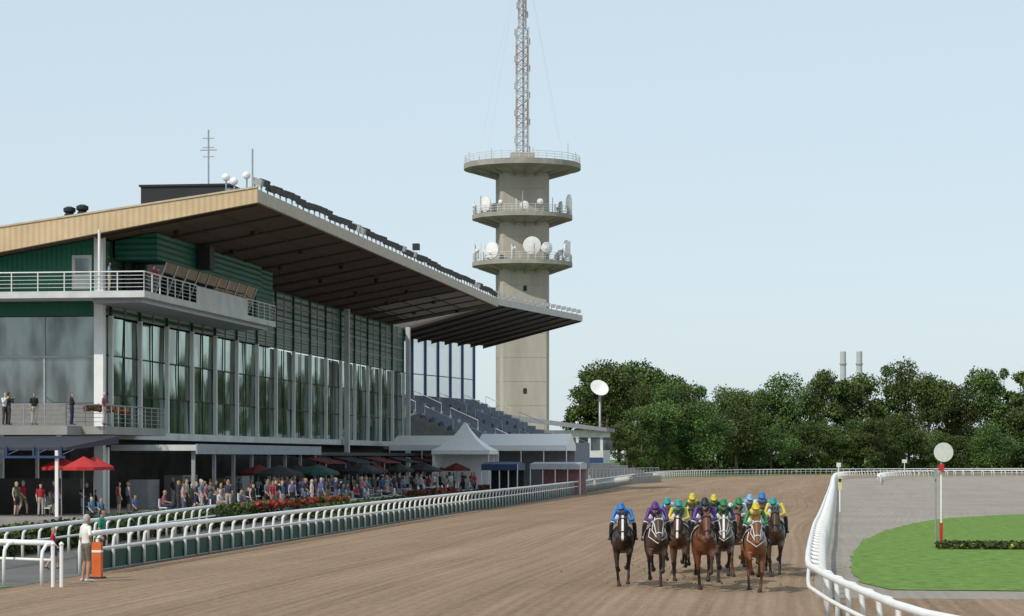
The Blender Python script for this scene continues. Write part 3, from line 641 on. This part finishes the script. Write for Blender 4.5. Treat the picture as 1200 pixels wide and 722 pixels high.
# ---------------------------------------------------------------- organic bodies
def organic(name,tubes,voxel,nslots,over=None,iters=3):
    b=MB(); dm=dark
    for pts,mi,hint in tubes:
        vs,fs=loft(pts,hint,18,True); b.add(vs,fs,dm)
    o=b.build('tmp_'+name)
    md=o.modifiers.new('r','REMESH'); md.mode='VOXEL'; md.voxel_size=voxel; md.use_smooth_shade=True
    ms=o.modifiers.new('s','SMOOTH'); ms.factor=.5; ms.iterations=iters
    dg=bpy.context.evaluated_depsgraph_get(); dg.update(); me=bpy.data.meshes.new_from_object(o.evaluated_get(dg)); bpy.data.objects.remove(o)
    me.name=name; me.materials.clear(); n=len(me.polygons); C=np.zeros(n*3); me.polygons.foreach_get('center',C); C=C.reshape(-1,3)
    best=np.full(n,1e9); lab=np.zeros(n,int)
    for pts,mi,hint in tubes:
        for a,c in zip(pts,pts[1:]):
            p=np.array(a[0]);q=np.array(c[0]); ra=(a[1]+(a[2] if len(a)>2 else a[1]))/2; rc=(c[1]+(c[2] if len(c)>2 else c[1]))/2
            d=q-p; L=d@d+1e-12; t=np.clip(((C-p)@d)/L,0,1); dist=np.linalg.norm(C-(p+t[:,None]*d),axis=1)/(ra+(rc-ra)*t)
            k=dist<best; best[k]=dist[k]; lab[k]=mi
    if over: 
        for fn,mi in over: lab[fn(C,lab)]=mi
    me.polygons.foreach_set('use_smooth',[True]*n)
    for _ in range(nslots): me.materials.append(dark)
    me.polygons.foreach_set('material_index',lab.tolist()); me.update(); return me
V=Vector
def hand(w,d,nrm,curl,side,mi):
    d=V(d).normalized(); nrm=V(nrm); nrm=(nrm-d*nrm.dot(d)).normalized(); s=d.cross(nrm)*side; T=[]
    k=w+d*.085
    T.append(([(w,.022,.020),(w+d*.03,.034,.016),(k,.042,.015)],mi,tuple(s)))
    for j,(L) in enumerate((.070,.080,.075,.058)):
        o=k+s*(.036-.024*j); L1=L*.5
        d1=(d*math.cos(curl)+nrm*math.sin(curl)); d2=(d*math.cos(curl*2.1)+nrm*math.sin(curl*2.1))
        m=o+d1*L1; e=m+d2*L*.5; T.append(([(o-d*.01,.0095,.0095),(m,.009,.009),(e,.0075,.0075)],mi,tuple(s)))
    o=w+d*.03+s*.03; dt=(d*.7+s*.7+nrm*.3).normalized(); m=o+dt*.035; e=m+(d*.9+s*.3+nrm*.4).normalized()*.03
    T.append(([(o,.013,.013),(m,.011,.011),(e,.009,.009)],mi,tuple(nrm))); return T
def head_tubes(Hc,f,u,mi=0):
    r=f.cross(u); T=[]
    secs=[(-.112,.034,.045,.032),(-.085,.054,.068,.02),(-.04,.069,.090,.003),(.02,.077,.100,-.004),(.06,.072,.093,-.009),(.085,.058,.074,-.011)]
    T.append(([(Hc+u*a+f*o,w,h) for a,w,h,o in secs],mi,tuple(r)))
    T.append(([(Hc+f*.088+u*.005,.008,.008),(Hc+f*.112-u*.03,.013,.012)],mi,tuple(r)))
    for s in(-1,1): T.append(([(Hc+r*s*.076+u*.012,.008,.018),(Hc+r*s*.078-u*.018,.007,.014)],mi,tuple(r)))
    return T
def human(J,name,voxel=.012,sleeve='short',shorts=False,hairlen=0,helmet=False):
    T=[]
    P,Wt,C,N,Hc=[V(J[k]) for k in('pelvis','waist','chest','neck','head')]; f=V(J.get('f',(0,1,0))).normalized(); u=V(J.get('u',(0,0,1))); u=(u-f*u.dot(f)).normalized()
    t=J.get('build',1.0)
    T.append(([(P+(P-Wt)*.5,.14*t,.10*t),(P,.165*t,.115*t)],2,(1,0,0)))
    T.append(([(P.lerp(Wt,.35),.155*t,.115*t),(Wt,.145*t,.11*t),(C,.172*t,.12*t),(C.lerp(N,.55),.155*t,.095*t),(N.lerp(C,.12),.08,.065)],1,(1,0,0)))
    T.append(([(N,.056,.056),(Hc-u*.07,.052,.055)],0,(1,0,0)))
    T+=head_tubes(Hc,f,u)
    for s in 'LR':
        hp,kn,an,to=[V(J[k+s]) for k in('hip','knee','ankle','toe')]
        T.append(([(hp,.094*t,.1*t),(hp.lerp(kn,.45),.082*t,.085*t),(hp.lerp(kn,.85),.064,.066),] ,2,(1,0,0)))
        lm=0 if shorts else (3 if helmet else 2)
        T.append(([(kn,.056,.058),(kn.lerp(an,.3),.056,.058),(kn.lerp(an,.75),.04,.042),(an,.036,.038)] if shorts or helmet else [(kn,.066,.068),(kn.lerp(an,.4),.062,.064),(an.lerp(kn,.08),.058,.06)],lm,(1,0,0)))
        d=(to-an); d.z=0 if not helmet else d.z; d.normalize(); T.append(([(an-d*.05+V((0,0,-.035)),.036,.036),(an+d*.05+V((0,0,-.035)),.042,.036),(to,.042,.026)],3,(1,0,0)))
        sh,el,wr=[V(J[k+s]) for k in('sh','el','wr')]
        am=1 if sleeve!='none' else 0; fm=(5 if helmet else 1) if sleeve=='long' else 0
        if helmet: am=5
        T.append(([(sh,.058,.058),(sh.lerp(el,.4),.052,.052),(sh.lerp(el,.85),.044,.044)],am,(1,0,0)))
        T.append(([(el,.040,.040),(el.lerp(wr,.35),.038,.038),(wr,.026,.024)] if sleeve!='long' else [(el,.046,.046),(el.lerp(wr,.35),.044,.044),(wr,.032,.030)],fm,(1,0,0)))
        hd=V(J.get('hd'+s,wr-el)); T+=hand(wr,hd,V(J.get('hn'+s,(0,1,-.2))),J.get('curl',.35),1 if s=='L' else -1,0)
    over=[]
    c=np.array(Hc);fn=np.array(f);un=np.array(u)
    if helmet:
        T.append(([(Hc+u*.02-f*.01,.104,.124),(Hc+u*.06-f*.01,.100,.120),(Hc+u*.09-f*.01,.082,.098)],4,tuple(f.cross(u))))
        T.append(([(Hc+u*.03+f*.08,.085,.02),(Hc+u*.02+f*.16,.06,.010)],4,tuple(f.cross(u))))
        over.append((lambda C,l:(np.abs((C-c)@un-.002)<.022)&((C-c)@fn>.055)&(np.linalg.norm(C-c,axis=1)<.13),6))
    else:
        if hairlen: T.append(([(Hc+u*.03-f*.03,.088,.088),(Hc-u*.06-f*.045,.085,.06),(Hc-u*.15-f*.05,.07,.04)],4,tuple(f.cross(u))))
        over.append((lambda C,l:(np.linalg.norm(C-c,axis=1)<.19)&(((C-c)@un>.055)|(((C-c)@fn<-.015)&((C-c)@un>-.055)))&(l!=1),4))
        r=np.array(f.cross(u))
        over.append((lambda C,l:(np.abs(np.abs((C-c)@r)-.03)<.014)&(np.abs((C-c)@un-.004)<.010)&((C-c)@fn>.06)&(np.linalg.norm(C-c,axis=1)<.13),5))
        over.append((lambda C,l:(np.abs((C-c)@r)<.024)&(np.abs((C-c)@un+.062)<.007)&((C-c)@fn>.05)&(np.linalg.norm(C-c,axis=1)<.13),6))
    if shorts:
        for s in 'LR':
            kn=np.array(J['knee'+s]); over.append((lambda C,l,kn=kn:(C[:,2]<kn[2]+.06)&(l==2),0))
    return organic(name,T,voxel,7,over,2)
BASE=dict(pelvis=(0,0,.96),waist=(0,.005,1.10),chest=(0,0,1.29),neck=(0,-.01,1.47),head=(0,.02,1.625),
 hipL=(-.09,0,.92),kneeL=(-.10,.02,.50),ankleL=(-.11,-.02,.085),toeL=(-.13,.15,.03),hipR=(.09,0,.92),kneeR=(.10,.02,.50),ankleR=(.11,-.02,.085),toeR=(.13,.15,.03),
 shL=(-.175,-.01,1.41),elL=(-.225,-.04,1.14),wrL=(-.235,.05,.90),shR=(.175,-.01,1.41),elR=(.225,-.04,1.14),wrR=(.235,.05,.90),hnL=(1,0,0),hnR=(-1,0,0))
def mk(**k): d=dict(BASE); d.update(k); return d
P_st=mk()
P_ph=mk(elR=(.24,.14,1.20),wrR=(.10,.27,1.42),elL=(-.24,.14,1.2),wrL=(-.08,.27,1.40))
P_fold=mk(elR=(.25,.05,1.16),wrR=(-.02,.2,1.18),elL=(-.25,.05,1.16),wrL=(.03,.22,1.13))
P_walk=mk(kneeL=(-.1,.16,.53),ankleL=(-.1,.18,.12),toeL=(-.1,.34,.07),kneeR=(.1,-.05,.5),ankleR=(.1,-.26,.14),toeR=(.1,-.13,.03),elL=(-.23,-.12,1.16),wrL=(-.22,-.05,.93),elR=(.23,.03,1.15),wrR=(.2,.2,.98))
P_hip=mk(elR=(.36,-.09,1.2),wrR=(.20,.02,1.04),hdR=(-.5,.6,-.3),kneeL=(-.12,.03,.5),ankleL=(-.15,-.02,.085),toeL=(-.2,.14,.03))
P_sit=mk(pelvis=(0,0,.52),waist=(0,-.02,.66),chest=(0,0,.86),neck=(0,.02,1.03),head=(0,.06,1.18),hipL=(-.09,0,.5),hipR=(.09,0,.5),kneeL=(-.12,.43,.5),kneeR=(.12,.43,.5),ankleL=(-.12,.42,.085),ankleR=(.12,.42,.085),toeL=(-.13,.58,.03),toeR=(.13,.58,.03),
 shL=(-.175,0,.97),shR=(.175,0,.97),elL=(-.22,.08,.72),elR=(.22,.08,.72),wrL=(-.12,.3,.66),wrR=(.12,.3,.66))
VAR=[human(P_st,'spectator_standing'),human(P_ph,'spectator_camera',sleeve='long'),human(P_fold,'spectator_folded',hairlen=1,sleeve='long'),human(P_walk,'spectator_walking',shorts=True),human(P_st,'spectator_woman',hairlen=1,sleeve='none',shorts=True),human(P_sit,'spectator_sitting'),human(P_hip,'spectator_hip',shorts=False)]
skins=[mat('skin_a',(.50,.31,.23),.55,var=.05),mat('skin_b',(.40,.24,.17),.55,var=.05),mat('skin_c',(.54,.36,.27),.55,var=.05)]
tops=[mat('cloth_%d'%i,c,.85,var=.12,scale=8) for i,c in enumerate([(.62,.62,.62),(.5,.52,.56),(.04,.05,.08),(.03,.03,.03),(.38,.03,.04),(.07,.11,.24),(.4,.24,.26),(.22,.28,.36),(.3,.27,.2),(.1,.16,.09),(.02,.02,.025),(.12,.12,.13),(.25,.08,.12),(.08,.18,.28),(.06,.05,.05)])]
legsM=[mat('trousers_%d'%i,c,.85,var=.12,scale=8) for i,c in enumerate([(.03,.04,.08),(.05,.05,.05),(.22,.18,.12),(.07,.10,.18),(.38,.36,.32),(.02,.02,.02)])]
hairs=[mat('hair_%d'%i,c,.7) for i,c in enumerate([(.03,.02,.012),(.12,.07,.03),(.30,.21,.1),(.4,.38,.35)])]
shoe=mat('shoe_dark',(.03,.025,.02)); eye=mat('eye_dark',(.01,.01,.01),.2); lip=mat('lip',(.35,.12,.1))
def person(me,loc,rz,mats,name='spectator',sc=1.0):
    o=bpy.data.objects.new(name,me); scene.collection.objects.link(o); o.location=loc; o.rotation_euler[2]=rz; o.scale=(sc,)*3
    for i,m in enumerate(mats): o.material_slots[i].link='OBJECT'; o.material_slots[i].material=m
    return o
def rnd(): return [random.choice(skins),random.choice(tops),random.choice(legsM),shoe,random.choice(hairs),eye,lip]
def crowd(n,x0,x1,y0,y1,z,sit=.15):
    for _ in range(n):
        k=5 if random.random()<sit else random.choice([0,0,1,2,3,4,6]); x=random.uniform(x0,x1);y=random.uniform(y0,y1)
        if k==5:
            st=MB(); st.b2(-.22,.22,-.2,.2,.36,.41,white); st.b2(-.22,.22,-.24,-.2,.41,.85,white)
            for q in(-.19,.19):
                for w_ in(-.17,.17): st.b2(q-.02,q+.02,w_-.02,w_+.02,0,.36,greym)
            rz=random.uniform(-2.3,-.9); e=emp('garden_chair',(x,y,z),rz); st.build('seat_and_legs',e)
            person(VAR[5],(x,y,z),rz,rnd())
        else: person(VAR[k],(x,y,z),random.uniform(-2.6,-.3) if random.random()<.75 else random.uniform(0,6.28),rnd(),sc=random.uniform(.93,1.06))
crowd(82,-37.5,-31,120,172,.3,.2); crowd(80,-37.2,-31,172,238,.3,.25); crowd(18,-48,-38,119,126,.3); crowd(12,-41,-38.8,139,168,.3)
for px in (10,84,122,6,40): 
    d=129; p=W(px,500,d); person(random.choice(VAR[:3]),(p.x,p.y,5.1),random.uniform(-2.4,-.6),rnd())
person(VAR[1],(-40.2,136,12.88),-1.6,rnd()); person(VAR[0],(-42,133.2,12.88),-1.2,rnd())
for px,y_,d in ((107,600,112),(118,600,111),(158,583,120)): p=W(px,y_,d); person(VAR[3],(p.x,p.y,0.0),-2,rnd(),sc=.85)
p=G(101,682); man=human(P_hip,'man_mesh',.009,'short',True)
person(man,(p.x,p.y,0),-.75,[skins[1],mat('white_shirt',(.68,.68,.66),.85,var=.08,scale=10),mat('khaki_shorts',(.15,.125,.10),.9,var=.15,scale=10),mat('shoe_white',(.5,.5,.5)),hairs[3],eye,lip],'man_in_white_shirt',1.03)
p=G(62,668); person(VAR[3],(p.x,p.y,0),-1.4,[skins[0],tops[4],legsM[3],shoe,hairs[2],eye,lip],'child_spectator',.72)
p=G(127,662); person(VAR[0],(p.x-.2,p.y,0),-1.5,[skins[1],mat('green_top',(.03,.2,.12)),legsM[1],shoe,hairs[0],eye,lip],'steward')
p=G(322,606); person(VAR[3],(p.x,p.y,0),.4,rnd()); p=G(283,612); person(VAR[2],(p.x,p.y,0),-1,rnd(),sc=.95)
for px in (62,72):
    p=G(px,688); e=emp('gate_post',(p.x,p.y,0)); b=MB(); b.lathe((0,0,0),[(.05,0),(.05,1.05),(.07,1.1),(.02,1.16)],white,10); b.build('post',e)
# ---------------------------------------------------------------- horses
def horse_tubes(fl,fr,hl,hr,hd=0.0):
    T=[]
    def t(pts,mi): T.append(([(V(p[:3]),p[3],p[4] if len(p)>4 else p[3]) for p in pts],mi,(1,0,0)))
    t([(0,-.93,1.33,.14,.17),(0,-.78,1.33,.25,.25),(0,-.55,1.30,.30,.29),(0,-.2,1.24,.29,.28),(0,.15,1.21,.30,.33),(0,.4,1.20,.285,.36),(0,.6,1.22,.235,.31),(0,.72,1.26,.15,.20)],0)
    for s in(-1,1): t([(s*.10,.60,1.12,.12,.14),(s*.09,.66,1.28,.10,.12)],0)
    t([(0,.15,1.50,.09,.09),(0,.35,1.52,.10,.10)],0)
    t([(0,.42,1.36,.17,.26),(0,.68,1.47,.135,.21),(0,.95,1.60+hd*.4,.105,.16),(0,1.2,1.72+hd,.088,.125)],0)
    t([(0,1.22,1.76+hd,.083,.105),(0,1.32,1.67+hd,.104,.135),(0,1.46,1.51+hd,.080,.10),(0,1.60,1.34+hd,.058,.068),(0,1.67,1.26+hd,.062,.058)],0)
    t([(0,1.27,1.58+hd,.062,.065),(0,1.40,1.46+hd,.055,.055)],0)
    for s in(-1,1):
        t([(s*.055,1.19,1.85+hd,.030,.022),(s*.072,1.20,1.92+hd,.028,.018),(s*.074,1.22,2.0+hd,.007,.007)],0)
        t([(s*.045,1.70,1.285+hd,.018),(s*.04,1.72,1.265+hd,.015)],1)
    t([(0,.35,1.62,.02,.04),(0,.65,1.70,.022,.06),(0,.95,1.77+hd*.5,.022,.06),(0,1.18,1.86+hd,.022,.04)],1)
    t([(0,-.98,1.42,.045),(0,-1.15,1.46,.06),(0,-1.42,1.34,.085,.07),(0,-1.7,1.12,.075,.06),(0,-1.9,.92,.03,.03)],1)
    for s,L in((-1,fl),(1,fr)):
        el,kn,fe,ho=[V((s*xx,p[0],p[1])) for p,xx in zip(L,(.165,.15,.12,.10))]
        sh=V((s*.14,.52,1.18)); T.append(([(sh,.13,.17),(sh.lerp(el,.6),.115,.15),(el,.092,.11)],0,(1,0,0)))
        T.append(([(el,.088,.10),(el.lerp(kn,.5),.068,.074),(el.lerp(kn,.85),.052,.056)],0,(1,0,0)))
        T.append(([(kn,.056,.058),(kn.lerp(fe,.2),.040,.042),(kn.lerp(fe,.8),.036,.038),(fe,.046,.048),(fe.lerp(ho,.6),.038,.038)],1,(1,0,0)))
        d=(ho-fe).normalized(); T.append(([(ho-d*.02,.052,.055),(ho+d*.035,.066,.072)],3,(1,0,0)))
    for s,L in((-1,hl),(1,hr)):
        st,hk,fe,ho=[V((s*xx,*p)) for p,xx in zip(L,(.165,.15,.14,.13))]; hp=V((s*.14,-.68,1.28))
        T.append(([(hp,.145,.24),(hp.lerp(st,.6),.13,.19),(st,.11,.13)],0,(1,0,0)))
        T.append(([(st,.098,.12),(st.lerp(hk,.5),.070,.085),(st.lerp(hk,.88),.050,.058)],0,(1,0,0)))
        T.append(([(hk,.052,.062),(hk.lerp(fe,.25),.040,.045),(hk.lerp(fe,.8),.035,.038),(fe,.045,.047),(fe.lerp(ho,.6),.037,.038)],1,(1,0,0)))
        d=(ho-fe).normalized(); T.append(([(ho-d*.02,.048,.052),(ho+d*.035,.062,.068)],3,(1,0,0)))
    return T
F_st=[(.44,.92),(.50,.50),(.46,.17),(.52,.05)]; F_fold=[(.54,.95),(.88,.84),(.74,.56),(.60,.50)]; F_ext=[(.58,.97),(.95,.80),(1.22,.58),(1.33,.50)]; F_late=[(.40,.92),(.33,.52),(.12,.20),(.10,.06)]; F_tuck=[(.52,.94),(.84,.74),(.60,.50),(.46,.52)]
H_fw=[(-.36,.95),(-.50,.58),(-.22,.24),(-.10,.05)]; H_bk=[(-.58,.90),(-1.02,.66),(-1.28,.40),(-1.42,.34)]; H_md=[(-.45,.9),(-.78,.55),(-.66,.20),(-.58,.05)]; H_up=[(-.42,.92),(-.72,.66),(-.60,.34),(-.56,.24)]
nose=lambda C,l:(C[:,1]>1.24)&(np.abs(C[:,0])<.028)&(C[:,2]>2.72-C[:,1]*.83-.10)&(l==0)
HM=[organic('racehorse_gallop_a',horse_tubes(F_fold,F_st,H_md,H_bk),.018,4,[(nose,2)],5),
    organic('racehorse_gallop_b',horse_tubes(F_late,F_ext,H_bk,H_up,.03),.018,4,[(nose,2)],5),
    organic('racehorse_gallop_c',horse_tubes(F_st,F_tuck,H_fw,H_bk,-.05),.018,4,[(nose,2)],5),
    organic('racehorse_gallop_d',horse_tubes(F_ext,F_fold,H_md,H_up,-.02),.018,4,[(nose,2)],5)]
HD=[0,.03,-.05,-.02]
JP=dict(pelvis=(0,-.16,1.80),waist=(0,-.02,1.90),chest=(0,.17,1.97),neck=(0,.36,2.00),head=(0,.50,2.075),f=(0,.93,-.22),u=(0,.22,.95),build=1.0,
 hipL=(-.10,-.15,1.76),kneeL=(-.29,.22,1.60),ankleL=(-.33,-.04,1.27),toeL=(-.35,.12,1.20),hipR=(.10,-.15,1.76),kneeR=(.29,.22,1.60),ankleR=(.33,-.04,1.27),toeR=(.35,.12,1.20),
 shL=(-.18,.27,1.96),elL=(-.27,.36,1.72),wrL=(-.11,.58,1.68),shR=(.18,.27,1.96),elR=(.27,.36,1.72),wrR=(.11,.58,1.68),hdL=(.2,1,-.1),hdR=(-.2,1,-.1),hnL=(0,-.1,-1),hnR=(0,-.1,-1),curl=1.15)
JP2=dict(JP); JP2.update(chest=(0.02,.19,1.93),neck=(.03,.39,1.94),head=(.05,.54,2.01),f=(.12,.93,-.22))
JM=[human(JP,'jockey_mesh',.009,'long',False,0,True),human(JP2,'jockey_low_mesh',.009,'long',False,0,True)]
def tack(e,hd,col,cloth):
    b=MB(); leather=col
    rings=[(1.56,1.395+hd,.066,.082),(1.30,1.69+hd,.106,.138)]
    for y,z,rw,rh in rings:
        h_=V((0,.78,.62)); pts=[V((0,y,z))+V((1,0,0))*rw*1.05*math.cos(a)+h_*rh*1.05*math.sin(a) for a in [2*math.pi*k/14 for k in range(15)]]
        b.tube(pts,leather,.014,5,(0,.62,-.78))
    for s in(-1,1):
        b.tube([(s*.070,1.55,1.41+hd),(s*.112,1.32,1.67+hd),(s*.085,1.2,1.80+hd)],leather,.012,5)
        b.tube([(s*.066,1.58,1.34+hd),(s*.15,1.1,1.48+hd),(s*.10,.70,1.66)],leather,.012,5)
        b.tube([(s*.30,.1,1.52),(s*.34,0,1.25)],leather,.012,5); b.tube([(s*.28,-.02,1.22),(s*.40,-.02,1.22),(s*.40,.06,1.22),(s*.28,.06,1.22),(s*.28,-.02,1.22)],greym,.01,4)
        b.lathe((s*.104,1.32,1.69+hd),[(.022,-.01),(.014,.010)],eye,8,(s,.4,.2))
    b.tube([(.305*math.cos(a),.22,1.21+.345*math.sin(a)) for a in [2*math.pi*k/20 for k in range(21)]],dark,.02,5,(0,1,0))
    b.tube([(.18,.68,1.5),(.22,.76,1.3),(0,.90,1.14),(-.22,.76,1.3),(-.18,.68,1.5)],leather,.014,5)
    b.build('bridle_and_reins',e)
    b=MB(); vs=[];fs=[]; ys=[-.30,-.1,.1,.28]; n=13
    for y in ys:
        for k in range(n):
            a=math.radians(-15+210*k/(n-1)); vs.append((.325*math.cos(a),y,1.25+(.34 if y>0 else .32)*math.sin(a)))
    for i in range(3):
        for k in range(n-1): fs.append((i*n+k,i*n+k+1,(i+1)*n+k+1,(i+1)*n+k))
    b.add(vs,fs,cloth); b.tube([((0,-.22,1.60),.13,.045),((0,0,1.585),.15,.04),((0,.2,1.62),.12,.05)],dark,None,10); b.build('saddle_and_cloth',e,True)
coats={'dark':((.030,.017,.011),(.012,.009,.008)),'bay':((.10,.038,.016),(.015,.01,.008)),'chest':((.17,.062,.022),(.12,.045,.018)),'brown':((.055,.027,.016),(.015,.01,.009)),'liver':((.13,.045,.018),(.045,.022,.012))}
def coatm(k): c=coats[k]; return mat('coat_'+k,c[0],.38,var=.25,scale=2.5,spec=.5), mat('points_'+k,c[1],.5,var=.2)
def silk(c): return mat('silk_%.2f_%.2f_%.2f'%c,c,.5,var=.14,scale=6,spec=.4)
hoofm=mat('hoof',(.04,.035,.03)); wbz=mat('blaze_white',(.65,.63,.6)); br=mat('breeches_white',(.62,.61,.58),.6,var=.1)
def racehorse(px,py,coat,pose,flip,body,sleeve,cap,bridle,cloth,blaze=False,yaw=0):
    p=G(px,py); sc=random.uniform(.97,1.04)
    e=emp('racehorse',(p.x,p.y,0),math.pi+math.radians(yaw)); e.scale=(flip*sc,sc,sc)
    cm,pm=coatm(coat); o=person(HM[pose],(0,0,0),0,[cm,pm,wbz if blaze else cm,hoofm],'body'); o.parent=e
    tack(e,HD[pose],bridle,cloth)
    j=emp('jockey',(p.x,p.y,0),math.pi+math.radians(yaw)); j.scale=(flip*sc,sc,sc)
    o=person(random.choice(JM),(0,0,HD[pose]*.2),0,[skins[0],silk(body),br,dark,silk(cap),silk(sleeve),eye],'rider'); o.parent=j
lea=mat('leather_dark',(.04,.02,.012)); leaw=mat('tack_white',(.65,.65,.62)); 
cw=mat('cloth_white',(.6,.6,.58)); 
BL=(.02,.16,.45);PU=(.08,.03,.17);YE=(.55,.44,.04);GR=(.02,.18,.06);TE=(.02,.27,.25);NV=(.02,.03,.10);RD=(.35,.02,.03);WH=(.55,.55,.55);LB=(.18,.36,.54);BK=(.02,.02,.02);OR=(.5,.14,.02)
racehorse(730,686,'dark',0,1,BL,BL,BL,lea,cw,True,5)
racehorse(769,689,'brown',3,1,PU,PU,PU,leaw,cw,False,7)
racehorse(796,680,'bay',2,-1,TE,YE,TE,lea,cw,True,2)
racehorse(825,691,'liver',1,-1,NV,PU,BK,lea,cw,False,6)
racehorse(848,684,'brown',3,-1,GR,NV,GR,leaw,cw,True,3)
racehorse(885,693,'chest',0,-1,YE,GR,YE,leaw,cw,False,4)
racehorse(908,675,'brown',0,1,LB,YE,TE,lea,cw,False,2)
racehorse(812,671,'dark',1,1,YE,GR,YE,lea,cw,False,2)
racehorse(864,675,'chest',2,-1,GR,WH,GR,lea,cw,False,2)
racehorse(837,668,'brown',0,1,GR,BK,YE,lea,cw,False,2)
racehorse(893,669,'bay',1,1,BL,WH,BL,lea,cw,False,2)
racehorse(785,671,'brown',2,1,WH,BL,TE,lea,cw,False,2)
racehorse(877,664,'dark',2,-1,LB,LB,LB,lea,cw,False,2)
b=MB(); cl=mat('sand_clod',(.22,.16,.11),.95)
for _ in range(150):
    p=G(random.gauss(820,60),random.uniform(655,696)); r=random.uniform(.010,.03); b.lathe((p.x,p.y,abs(random.gauss(0,.12))),[(r*.3,-r),(r,-r*.2),(r*.8,r*.5),(r*.2,r)],cl,6)
b.build('kicked_up_sand')
# ---------------------------------------------------------------- light, world, camera
sdir=V((-.45,-.72,0)).normalized(); el=math.radians(43)
S=V((sdir.x*math.cos(el),sdir.y*math.cos(el),math.sin(el)))
l=bpy.data.lights.new('sun','SUN'); l.energy=3.0; l.angle=math.radians(.6); l.color=(1,.93,.83); lo=bpy.data.objects.new('sun',l); scene.collection.objects.link(lo); lo.rotation_euler=(-S).to_track_quat('-Z','Y').to_euler()
w=bpy.data.worlds.new('World'); scene.world=w; w.use_nodes=True; nt=w.node_tree; bg=nt.nodes['Background']
sk=nt.nodes.new('ShaderNodeTexSky'); sk.sky_type='NISHITA'; sk.sun_disc=False; sk.sun_elevation=el; sk.sun_rotation=math.atan2(S.x,S.y); sk.dust_density=1.0; sk.air_density=1.0; sk.ozone_density=1.5
mx=nt.nodes.new('ShaderNodeMix'); mx.data_type='RGBA'; mx.inputs[0].default_value=.70; mx.inputs[7].default_value=(6.3,7.4,8.1,1)
nt.links.new(sk.outputs[0],mx.inputs[6]); nt.links.new(mx.outputs[2],bg.inputs['Color']); bg.inputs['Strength'].default_value=.115
cam=bpy.data.cameras.new('camera'); cam.lens=F/1200*36; cam.sensor_width=36; cam.shift_y=(HY-361)/1200; cam.clip_end=9000; cam.clip_start=.5
co=bpy.data.objects.new('camera',cam); scene.collection.objects.link(co); co.location=(0,0,CH); co.rotation_euler=(math.radians(90),0,TH); scene.camera=co
scene.view_settings.view_transform='Standard'; scene.view_settings.look='None'; scene.view_settings.exposure=0
